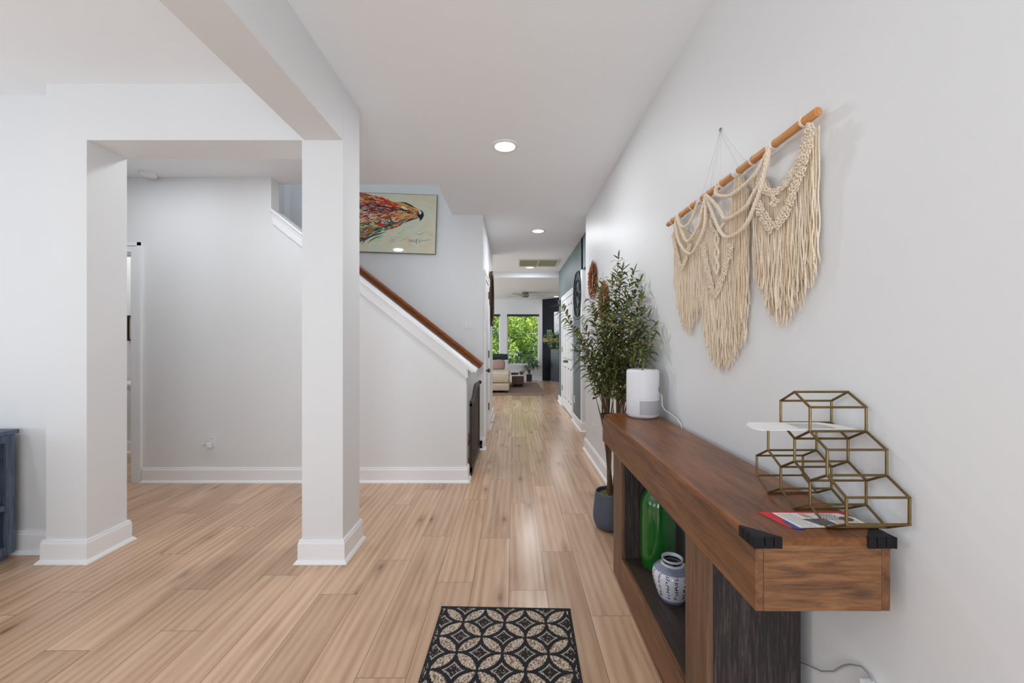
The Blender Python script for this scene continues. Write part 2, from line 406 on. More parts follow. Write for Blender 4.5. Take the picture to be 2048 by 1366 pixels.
# living room window wall
WX = [(-1.46, -0.429), (-0.199, 0.833)]; WZ0, WZ1 = 0.503, 2.134
boxes('wall_back', [(-5.5, -4.0, 13.1, 13.25, 0, H2), (-4.0, -1.7, 13.1, 13.25, 0, H2), (-1.7, WX[0][0], 13.1, 13.25, 0, H2), (WX[0][1], WX[1][0], 13.1, 13.25, 0, H2),
                    (WX[1][1], 3.2, 13.1, 13.25, 0, H2), (WX[0][0], WX[0][1], 13.1, 13.25, 0, WZ0), (WX[0][0], WX[0][1], 13.1, 13.25, WZ1, H2),
                    (WX[1][0], WX[1][1], 13.1, 13.25, 0, WZ0), (WX[1][0], WX[1][1], 13.1, 13.25, WZ1, H2)], M_WALL)
# kitchen side: wall with big opening for daylight
boxes('wall_kitchen', [(-5.5, -5.4, 4.84, 7.2, 0, H1), (-5.5, -5.4, 12.4, 13.1, 0, H2), (-5.5, -5.4, 7.2, 12.4, 0, .5), (-5.5, -5.4, 7.2, 12.4, 2.5, H1)], M_WALL)
boxes('wall_bath', [(-3.30, -3.20, 3.752, 4.60, 0, H1), (-5.4, -3.2, 4.60, 4.70, 0, H1)], M_WALL)

# windows with pane, frame and roller blind
M_GLASS, nt_, p_ = newmat('window_glass')
p_.inputs['Transmission Weight'].default_value = 1.0; p_.inputs['Roughness'].default_value = 0.0; p_.inputs['IOR'].default_value = 1.01
for i, (a, b) in enumerate(WX):
    f = MB(); t = .035
    for q in ((a, a + t, WZ0, WZ1), (b - t, b, WZ0, WZ1), (a + t, b - t, WZ0, WZ0 + t), (a + t, b - t, WZ1 - t, WZ1)): f.box(q[0], q[1], 13.16, 13.22, q[2], q[3])
    o = struct('window_%d' % (i + 1), f, M_TRIM)
    o2 = MB().box(a + t, b - t, 13.185, 13.189, WZ0 + t, WZ1 - t).build('pane', M_GLASS, o)
    s = MB(); s.bbox(a - .03, b + .03, 13.045, 13.16, WZ0 - .022, WZ0); s.box(a - .02, b + .02, 13.08, 13.0995, WZ0 - .075, WZ0 - .022); s.build('sill', M_TRIM, o)
    r = MB(); r.bbox(a + .003, b - .003, 13.085, 13.15, WZ1 - .07, WZ1 - .002, .006); r.build('blind_cassette', simple('charcoal_fabric', (48, 46, 48), .7), o)

# baseboards
PROF = [(0, .131), (.0095, .131), (.0120, .127), (.0120, .119), (.0150, .115), (.0165, .108), (.0165, .020), (.022, .018), (.030, .008), (.033, .003), (.033, 0), (0, 0)]
def sweep(name, path, closed=False, prof=PROF, parent=None, mat=M_TRIM, left=False):
    """profile swept along a floor path; the moulding stands on the right hand side of travel"""
    mb = MB(); n = len(path); k = len(prof)
    P = [Vector((p[0], p[1])) for p in path]
    def nrm(a, b):
        d = (b - a).normalized(); return Vector((d.y, -d.x))
    for i in range(n):
        if closed or 0 < i < n - 1:
            n1 = nrm(P[i - 1], P[i]); n2 = nrm(P[i], P[(i + 1) % n]); mt = (n1 + n2); mt = mt / max(1e-6, mt.dot(n1))
        elif i == 0: mt = nrm(P[0], P[1])
        else: mt = nrm(P[n - 2], P[n - 1])
        for d, z in prof: mb.v.append((P[i].x + mt.x * d, P[i].y + mt.y * d, z))
    for i in range(n if closed else n - 1):
        j = (i + 1) % n
        for q in range(k):
            r = (q + 1) % k; mb.face((i * k + q, j * k + q, j * k + r, i * k + r))
    if not closed: mb.face(range(k)); mb.face(range(n * k - 1, (n - 1) * k - 1, -1))
    o = mb.build(name, mat, parent); return tag(o, kind='structure')
e = 0.0004
sweep('baseboard_column', [(-1.207 - e, 2.314 - e), (-0.974 + e, 2.314 - e), (-0.974 + e, 2.565 + e), (-1.207 - e, 2.565 + e)], closed=True)
sweep('baseboard_pier', [(-5.45, 2.42 - e), (-2.669 - e, 2.42 - e), (-2.669 - e, 2.314 - e), (-2.437 + e, 2.314 - e), (-2.437 + e, 2.555 + e), (-5.45, 2.555 + e)])
sweep('baseboard_stair', [(-3.315, 3.63 - e), (-0.42 + e, 3.63 - e), (-0.42 + e, 3.75)])
sweep('baseboard_stairwell', [(-0.45, 4.7195), (-0.352 + e, 4.7195), (-0.352 + e, 4.80)])
sweep('baseboard_right', [(0.97, 4.7505), (0.85 - e, 4.7505), (0.85 - e, -1.88)])
sweep('baseboard_hall_left', [(-0.352 + e, 5.76), (-0.352 + e, 6.90 + e), (-0.45, 6.90 + e)])
sweep('baseboard_passage', [(0.96 - e, 6.50), (0.96 - e, 5.656 - e), (2.3, 5.656 - e)])
sweep('baseboard_hall_right', [(1.05, 8.5905), (0.972 - e, 8.5905), (0.972 - e, 8.02)])
sweep('baseboard_back', [(-5.3, 13.1 - e), (0.94, 13.1 - e)])
sweep('baseboard_bath', [(-5.3, 4.60 - e), (-3.31, 4.60 - e)])

# bathroom door casing
def casing(name, x0, x1, zt, y, t=.085, d=.02, parent=None):
    mb = MB(); s = -1
    for (a, b, c, dd) in ((x0 - t, x0, 0, zt + t), (x1, x1 + t, 0, zt + t), (x0, x1, zt, zt + t)):
        mb.box(a, b, y - d * .6, y - .0003, c, dd)
    for (a, b, c, dd) in ((x0 - t, x0 - t + .03, 0, zt + t), (x1 + t - .03, x1 + t, 0, zt + t), (x0 - t, x1 + t, zt + t - .03, zt + t)):
        mb.box(a, b, y - d, y - d * .6, c, dd)
    mb.box(x0, x0 + .018, y, y + .12, 0, zt); mb.box(x1 - .018, x1, y, y + .12, 0, zt); mb.box(x0 + .018, x1 - .018, y, y + .12, zt - .018, zt)
    return struct(name, mb, M_TRIM)
casing('trim_3', -4.22, -3.41, 2.06, 3.63)

# ------------------------------------------------------------ doors
def panel_door(mb, M, wd, ht, th=.035):
    """six panel leaf, local x 0..wd, z 0..ht, front face at local y=0 looking to -y"""
    mb.box(0, wd, .006, th, 0, ht, 0, M)
    st = .105; cx = wd / 2
    rows = [(.18, .78), (.92, 1.50), (1.62, ht - .12)]
    # stiles and rails
    mb.box(0, st, 0, .006, 0, ht, 0, M); mb.box(wd - st, wd, 0, .006, 0, ht, 0, M); mb.box(cx - st / 2, cx + st / 2, 0, .006, 0, ht, 0, M)
    zs = [0] + [v for r in rows for v in r] + [ht]
    for a, b in zip(zs[::2], zs[1::2]):
        mb.box(st, cx - st / 2, 0, .006, a, b, 0, M); mb.box(cx + st / 2, wd - st, 0, .006, a, b, 0, M)
    for xa, xb in ((st, cx - st / 2), (cx + st / 2, wd - st)):
        for a, b in rows: mb.bbox(xa + .022, xb - .022, .001, .008, a + .022, b - .022, .003, 0, M)
def knob_mb(M, mi=0):
    k = MB()
    pr = [(0, 0), (.030, 0), (.031, .004), (.026, .007), (.011, .010), (.010, .030), (.020, .036), (.027, .046), (.026, .056), (.018, .062), (0, .064)]
    k.lathe(pr, n=20, M=M @ Matrix.Rotation(PI / 2, 4, 'X')); return k
# double closet doors in the teal wall (face towards -x)
Md = Matrix.Translation((0.968, 7.93, 0.012)) @ Matrix.Rotation(-PI / 2, 4, 'Z')
d1 = MB(); panel_door(d1, Md, .655, 2.02)
door1 = struct('door_1', d1, M_DOOR)
d1b = MB(); panel_door(d1b, Matrix.Translation((0.968, 7.27, 0.012)) @ Matrix.Rotation(-PI / 2, 4, 'Z'), .655, 2.02)
d1b.build('door_leaf', M_DOOR, door1)
knob_mb(Matrix.Translation((0.968, 7.335, .90)) @ Matrix.Rotation(-PI / 2, 4, 'Z')).build('door_knob', M_BRONZE, door1, smooth=True)
knob_mb(Matrix.Translation((0.968, 7.205, .90)) @ Matrix.Rotation(-PI / 2, 4, 'Z')).build('door_knob', M_BRONZE, door1, smooth=True)
for y in (7.95, 6.60):
    for z in (.30, 1.05, 1.85): MB().bbox(.952, .967, y - .012, y + .012, z, z + .10, .003).build('hinge', M_NICKEL, door1)
def yz_casing(name, ya, yb, zt, x, sgn, t=.085):
    mb = MB()
    for (a, b, c, d) in ((ya - t, ya, 0, zt + t), (yb, yb + t, 0, zt + t), (ya, yb, zt, zt + t)):
        mb.box(min(x, x + sgn * .014), max(x, x + sgn * .014), a, b, c, d)
    for (a, b, c, d) in ((ya - t, ya - t + .03, 0, zt + t), (yb + t - .03, yb + t, 0, zt + t), (ya - t + .03, yb + t - .03, zt + t - .03, zt + t)):
        mb.box(min(x + sgn * .014, x + sgn * .022), max(x + sgn * .014, x + sgn * .022), a, b, c, d)
    return struct(name, mb, M_TRIM)
yz_casing('trim_4', 6.61, 7.94, 2.04, 0.9715, -1)
# single closet door in the hall's left wall
Mc = Matrix.Translation((-0.349, 4.93, 0.012)) @ Matrix.Rotation(PI / 2, 4, 'Z')
d2 = MB(); panel_door(d2, Mc, .72, 2.02); door2 = struct('door_2', d2, M_DOOR)
knob_mb(Matrix.Translation((-0.349, 5.0, .90)) @ Matrix.Rotation(PI / 2, 4, 'Z')).build('door_knob', M_BRONZE, door2, smooth=True)
for z in (.30, 1.03, 1.85): MB().bbox(-.348, -.333, 5.655, 5.68, z, z + .10, .003).build('hinge', M_BRONZE, door2)
yz_casing('trim_5', 4.925, 5.66, 2.04, -0.3515, 1, .08)

# ------------------------------------------------------------ console table
T = thing('console_table', 'long walnut brown console table with dark oak pedestals against the right wall', 'console table', (0.669, 1.623, 0))
def tp(mb, name, mat, parent=T, **k):
    o = mb.build(name, mat, None, **k)
    o.parent = parent; o.matrix_parent_inverse = Matrix.Translation(-Vector(T.location)); return o
x0, x1, y0, y1, zb, zt = .523, .8145, .873, 2.373, .678, .84
mb = MB(); mb.bbox(x0 - .004, x1 + .001, y0 - .004, y1 + .004, zt - .018, zt, .0025); tp(mb, 'tabletop', M_TOP)
mb = MB(); mb.bbox(x0, x0 + .018, y0 + .001, y1 - .001, zb, zt - .0182, .002); tp(mb, 'front_apron', M_WALNUT)
mb = MB(); mb.bbox(x1 - .018, x1, y0 + .001, y1 - .001, zb, zt - .0182, .002); tp(mb, 'back_apron', M_WALNUT)
for ya in (y0, y1 - .018):
    mb = MB(); mb.box(x0 + .0185, x1 - .0185, ya + .002, ya + .018, zb, zt - .0184); tp(mb, 'end_panel', M_WALNUT_X)
mb = MB(); mb.box(x0 + .0185, x1 - .0185, y0 + .019, y1 - .019, zb + .002, zb + .014); tp(mb, 'underside_panel', M_DARKSHELF)
# fluted corner guards
def guard(cx, cy, sx, sy):
    mb = MB(); a = .058; th = .0045; zt2 = zt + .0012; z0 = zt - .0225
    mb.prism([(cx, cy), (cx + sx * a, cy), (cx, cy + sy * a)], 'z', zt, zt2)
    n = 3
    for i in range(n):
        s0 = i * a / n; s1 = (i + 1) * a / n - .0016
        mb.bbox(min(cx + sx * s0, cx + sx * s1), max(cx + sx * s0, cx + sx * s1), min(cy, cy - sy * th), max(cy, cy - sy * th), z0, zt2, .0014)
        mb.bbox(min(cx, cx - sx * th), max(cx, cx - sx * th), min(cy + sy * s0, cy + sy * s1), max(cy + sy * s0, cy + sy * s1), z0, zt2, .0014)
    mb.box(min(cx, cx - sx * th), max(cx, cx - sx * th), min(cy, cy - sy * th), max(cy, cy - sy * th), z0, zt2)
    tp(mb, 'corner_guard', M_BLACKPL)
for cx, sx in ((x0 - .004, 1), (x1 + .001, -1)):
    for cy, sy in ((y0 - .004, 1), (y1 + .004, -1)): guard(cx, cy, sx, sy)
bx0, bx1 = .548, .814
for ya, yb in ((1.147, 1.290), (2.053, 2.215)):
    mb = MB(); mb.box(bx0 + .0185, bx1, ya, yb, 0.0, zb - .0005); tp(mb, 'pedestal', M_DARKOAK)
    mb = MB(); mb.bbox(bx0, bx0 + .018, ya - .001, yb + .001, .002, zb - .0006, .0015); tp(mb, 'pedestal_front', M_WALNUT_Z)
mb = MB(); mb.bbox(bx0, bx0 + .018, 1.2915, 2.0515, .002, .160, .0015); tp(mb, 'front_rail', M_WALNUT)
mb = MB(); mb.box(bx0 + .0185, bx1, 1.2905, 2.0525, .140, .160); tp(mb, 'shelf', M_DARKSHELF)
mb = MB(); mb.box(bx1 - .02, bx1 - .004, 1.2905, 2.0525, .0, .139); tp(mb, 'back_rail', M_DARKSHELF)

# ------------------------------------------------------------ hexagonal wire rack
def rack():
    t = thing('wire_rack', 'brass hexagon wire rack of six cells on the end of the console table', 'rack', (.77, 1.014, zt))
    X1, X2 = .7045, .838; wv, sv, rs, r = .105, .057, .030, .0030
    z0 = zt + r + .0003; cells = []
    for row, n in ((0, 3), (1, 2), (2, 1)):
        for i in range(n): cells.append((.909 + wv * (i + row * .5), z0 + row * (sv + rs)))
    rods = {}; verts = {}
    for cy, cz in cells:
        H = [(cy, cz), (cy + wv / 2, cz + rs), (cy + wv / 2, cz + rs + sv), (cy, cz + 2 * rs + sv), (cy - wv / 2, cz + rs + sv), (cy - wv / 2, cz + rs)]
        H = [(round(a, 4), round(b, 4)) for a, b in H]
        for i in range(6):
            a, b = sorted((H[i], H[(i + 1) % 6])); rods[(a, b)] = 1; verts[H[i]] = 1
    def one(name, segs, rr=r):
        mb = MB()
        for a, b in segs: mb.tube([a, b], rr, 8)
        o = mb.build(name, M_BRASS, None, smooth=True); o.parent = t; o.matrix_parent_inverse = Matrix.Translation(-Vector(t.location))
    one('front_honeycomb', [((X1, a[0], a[1]), (X1, b[0], b[1])) for a, b in rods])
    one('rear_honeycomb', [((X2, a[0], a[1]), (X2, b[0], b[1])) for a, b in rods])
    one('cross_rods', [((X1 - .002, v[0], v[1]), (X2 + .002, v[0], v[1])) for v in verts], r * .95)
rack()
# envelope lying in the top cell
def envelope():
    mb = MB(); z = 1.0470; t_ = .0012
    out = [(.600, .970), (.588, .978), (.584, .992), (.592, 1.030), (.618, 1.064), (.800, 1.064), (.832, 1.030), (.832, .970)]
    mb.prism(out, 'z', z, z + t_, 0)
    o = mb.build('envelope', simple('white_paper', (236, 234, 231), .7, noise=.01)); tag(o, 'white window envelope poking out of the top cell of the brass rack', 'envelope')
    wmb = MB().prism([(.700, .990), (.706, 1.046), (.775, 1.046), (.790, 1.030), (.790, .990)], 'z', z + t_ + .0001, z + t_ + .0004)
    wmb.build('envelope_window', simple('glassine_window', (176, 178, 182), .25), o)
    f = MB().prism([(.60, .9705), (.832, .9705), (.832, .972), (.60, .972)], 'z', z + t_, z + t_ + .0005); f.build('fold_line', simple('fold_grey', (190, 190, 190), .7), o)
envelope()
M_PAPER = simple('printed_paper', (232, 228, 224), .6, noise=.015)
M_INK = simple('black_ink', (46, 46, 52), .6)
def flyer():
    z = zt + .0003
    a = MB(); a.prism([(.621, .998), (.816, .998), (.816, .990), (.64, .912), (.622, .912), (.600, .995)], 'z', z, z + .0008)
    o = a.build('mail_flyer', [simple('flyer_red', (196, 40, 52), .5)]); tag(o, 'printed white mail flyer with red edge on the console table under the brass rack', 'flyer')
    b = MB(); b.prism([(.629, .950), (.6295, .905), (.655, .905), (.640, .950)], 'z', z + .0008, z + .0012); b.build('blue_strip', simple('flyer_blue', (48, 78, 140), .5), o)
    c = MB(); c.prism([(.632, .990), (.790, .987), (.812, .960), (.812, .914), (.645, .911)], 'z', z + .0012, z + .0016); c.build('page', M_PAPER, o)
    g = MB(); g.prism([(.680, .955), (.735, .958), (.742, .926), (.700, .921)], 'z', z + .0016, z + .0018); g.build('photo_block', simple('flyer_photo', (92, 92, 104), .5, noise=.5, scale=120), o)
    g = MB(); g.prism([(.785 + .016 * math.cos(q * PI / 8), .955 + .012 * math.sin(q * PI / 8)) for q in range(16)], 'z', z + .0016, z + .0018); g.build('photo_block', simple('flyer_brown', (92, 66, 50), .5, noise=.4, scale=150), o)
    g = MB(); g.prism([(.688, .984), (.705, .984), (.712, .962), (.695, .962)], 'z', z + .0016, z + .0018); g.build('photo_block', simple('flyer_tan', (196, 158, 128), .5), o)
    t = MB(); r = random.Random(3)
    for i in range(17):
        yy = .982 - i * .0042; xx = .638 + i * .0009
        while xx < .676 + i * .0006: l = r.uniform(.002, .006); t.box(xx, xx + l, yy, yy + .0010, z + .0016, z + .0017); xx += l + .0012
    for i in range(5):   # bold heading words
        yy = .978 - i * .0065; xx = .728 + i * .002
        while xx < .772: l = r.uniform(.003, .006); t.box(xx, xx + l, yy, yy + .0034, z + .0016, z + .0017); xx += l + .002
    for i in range(8):
        yy = .950 - i * .0042; xx = .748
        while xx < .80: l = r.uniform(.002, .007); t.box(xx, xx + l, yy, yy + .0011, z + .0016, z + .0017); xx += l + .0014
    t.build('printed_text', M_INK, o)
flyer()

# ------------------------------------------------------------ air purifier
def purifier():
    cx, cy = .723, 2.262
    t = thing('air_purifier', 'white cylindrical air purifier with perforated grille on the far end of the console', 'air purifier', (cx, cy, zt))
    R, Hh = .088, .264
    b = MB().lathe([(0, .003), (R - .012, .003), (R - .004, .008), (R, .018), (R, .1), (R, Hh - .012), (R - .003, Hh - .004), (R - .009, Hh), (R - .03, Hh - .002), (R - .034, Hh - .010), (0, Hh - .010)], n=64)
    b.build('body', M_WHITEPL, t, smooth=True)
    MB().lathe([(0, 0), (R - .014, 0), (R - .014, .004), (0, .004)], n=40).build('foot_ring', M_GREYPL, t)
    m, nt, p = newmat('perforated_grille'); uv = N(nt, 'ShaderNodeTexCoord'); mp = N(nt, 'ShaderNodeMapping'); mp.inputs['Scale'].default_value = (1, 1, 1)
    u = N(nt, 'ShaderNodeUVMap'); u.uv_map = 'g'; s = N(nt, 'ShaderNodeSeparateXYZ'); L(nt, u.outputs[0], s.inputs[0])
    fx = math_(nt, 'SUBTRACT', math_(nt, 'FRACT', s.outputs[0]), .5); fy = math_(nt, 'SUBTRACT', math_(nt, 'FRACT', s.outputs[1]), .5)
    inside = math_(nt, 'MULTIPLY', math_(nt, 'LESS_THAN', math_(nt, 'ABSOLUTE', fx), .27), math_(nt, 'LESS_THAN', math_(nt, 'ABSOLUTE', fy), .36))
    L(nt, mixc(nt, inside, lin((218, 216, 220)), lin((84, 80, 86))), p.inputs['Base Color']); p.inputs['Roughness'].default_value = .4
    g = MB(); a0, a1 = math.radians(-118), math.radians(-8); nn = 28; uvs = []
    for i in range(nn):
        t0, t1 = a0 + (a1 - a0) * i / nn, a0 + (a1 - a0) * (i + 1) / nn; rr = R + .0006
        g.quad((rr * math.cos(t0), rr * math.sin(t0), .022), (rr * math.cos(t1), rr * math.sin(t1), .022), (rr * math.cos(t1), rr * math.sin(t1), .098), (rr * math.cos(t0), rr * math.sin(t0), .098))
        ua, ub = i * 36 / nn, (i + 1) * 36 / nn; uvs += [(ua, 0), (ub, 0), (ub, 20), (ua, 20)]
    o = g.build('grille', m, t, fix=False); ul = o.data.uv_layers.new(name='g')
    for i, q in enumerate(uvs): ul.data[i].uv = q
    lb = MB(); rr = R + .0007; q0, q1 = math.radians(-38), math.radians(-14)
    for i in range(4):
        t0 = q0 + (q1 - q0) * i / 4; t1 = q0 + (q1 - q0) * (i + 1) / 4
        lb.quad((rr * math.cos(t0), rr * math.sin(t0), .145), (rr * math.cos(t1), rr * math.sin(t1), .145), (rr * math.cos(t1), rr * math.sin(t1), .172), (rr * math.cos(t0), rr * math.sin(t0), .172))
    lb.build('rating_label', simple('label_grey', (118, 118, 124), .5, noise=.45, scale=260), t)
    a = math.radians(-22); px, py = R * math.cos(a), R * math.sin(a)
    c = MB(); c.tube([(px, py, .128), (px + .008, py - .012, .125), (px + .008, py - .016, .105), (px + .008, py - .02, .07), (px + .012, py - .045, .050), (px + .022, py - .10, .040), (px + .030, py - .165, .028), (px + .033, py - .21, .004), (px + .0345, py - .215, -.02)], .0024, 8)
    c.build('power_cord', M_WHITE, t, smooth=True)
purifier()

# ------------------------------------------------------------ vases
def vases():
    g = simple('green_glaze', (14, 96, 26), .12, noise=.12, scale=14, coat=.6)
    H = .42; pr = [(0, 0), (.066, 0), (.073, .004), (.079, .02), (.083, .06), (.084, .16), (.083, .27), (.080, .31), (.071, .345), (.056, .372), (.038, .390), (.026, .402), (.024, .440), (.029, .455), (.024, .452), (.020, .43), (0, .42)]
    o = MB().lathe(pr, n=56).build('floor_vase', g, None, smooth=True, loc=(.709, 1.985, .1602)); tag(o, 'tall glossy green ceramic vase on the lower shelf of the console table', 'vase')
    # calligraphy jar
    m, nt, p = newmat('blue_and_white_porcelain')
    tc = N(nt, 'ShaderNodeTexCoord'); s = N(nt, 'ShaderNodeSeparateXYZ'); L(nt, tc.outputs['Object'], s.inputs[0])
    z = s.outputs[2]; white = lin((214, 216, 224)); blue = lin((44, 66, 118)); 
    def band(a, b): return math_(nt, 'MULTIPLY', math_(nt, 'GREATER_THAN', z, a), math_(nt, 'LESS_THAN', z, b))
    nz = N(nt, 'ShaderNodeTexNoise', i_Scale=90.0); L(nt, tc.outputs['Object'], nz.inputs['Vector'])
    ang = math_(nt, 'ARCTAN2', s.outputs[1], s.outputs[0])
    key = math_(nt, 'LESS_THAN', math_(nt, 'FRACT', math_(nt, 'MULTIPLY', ang, 9.0)), .45)
    key2 = math_(nt, 'LESS_THAN', math_(nt, 'FRACT', math_(nt, 'MULTIPLY', z, 130.0)), .5)
    kf = math_(nt, 'MULTIPLY_ADD', math_(nt, 'ABSOLUTE', math_(nt, 'SUBTRACT', key, key2)), .45, .45)
    c = mixc(nt, math_(nt, 'MULTIPLY', band(.128, .148), kf), white, blue)
    c = mixc(nt, math_(nt, 'MULTIPLY', band(.0, .016), .75), c, lin((60, 96, 150)))
    c = mixc(nt, band(.154, .163), c, lin((28, 34, 66)))
    L(nt, c, p.inputs['Base Color']); p.inputs['Roughness'].default_value = .12; p.inputs['Coat Weight'].default_value = .4
    pr = [(0, 0), (.050, 0), (.052, .003), (.058, .015), (.068, .040), (.077, .070), (.0815, .095), (.080, .115), (.072, .130), (.058, .142), (.046, .149), (.040, .153), (.038, .158), (.040, .166), (.044, .171), (.0435, .174), (.040, .173), (.036, .166), (.034, .158), (.040, .145), (.060, .12), (.060, .05), (0, .02)]
    j = MB().lathe(pr, n=56).build('ginger_jar', m, None, smooth=True, loc=(.682, 1.738, .1602)); tag(j, 'small round white porcelain jar with blue calligraphy on the console shelf', 'jar')
    # brushed characters: each a few little strokes laid on the glaze
    r = random.Random(11); ch = MB()
    def rad(zz):
        P = pr[:14]
        for (ra, za), (rb, zb2) in zip(P, P[1:]):
            if za <= zz <= zb2 and zb2 > za: return ra + (rb - ra) * (zz - za) / (zb2 - za)
        return .08
    for col in range(14):
        a = 2 * PI * col / 14 + .07; zz = .120
        while zz > .030:
            h = r.uniform(.009, .012); 
            for k in range(r.randint(3, 5)):
                u0 = r.uniform(-.005, .005); v0 = r.uniform(-h / 2, h / 2); kind = r.random()
                du, dv = ((r.uniform(.006, .011), r.uniform(-.0015, .0015)) if kind < .55 else (r.uniform(-.003, .003), r.uniform(.005, .009)))
                pts = []
                for (su, sv, hw) in ((u0 - du / 2, v0 - dv / 2, 1), (u0 + du / 2, v0 + dv / 2, 1)):
                    pts.append((su, sv))
                nx, nz_ = -(pts[1][1] - pts[0][1]), pts[1][0] - pts[0][0]; ln = math.hypot(nx, nz_) or 1; nx, nz_ = nx / ln * .0012, nz_ / ln * .0012
                qd = []
                for (su, sv), sg in ((pts[0], 1), (pts[1], 1), (pts[1], -1), (pts[0], -1)):
                    uu, vv = su + nx * sg, zz + sv + nz_ * sg; R2 = rad(max(.001, vv)) + .0004; an = a + uu / R2
                    qd.append((R2 * math.cos(an), R2 * math.sin(an), vv))
                ch.quad(*qd)
            zz -= h + .0035
    ch.build('calligraphy', simple('cobalt_brushwork', (22, 38, 92), .25), j)
vases()

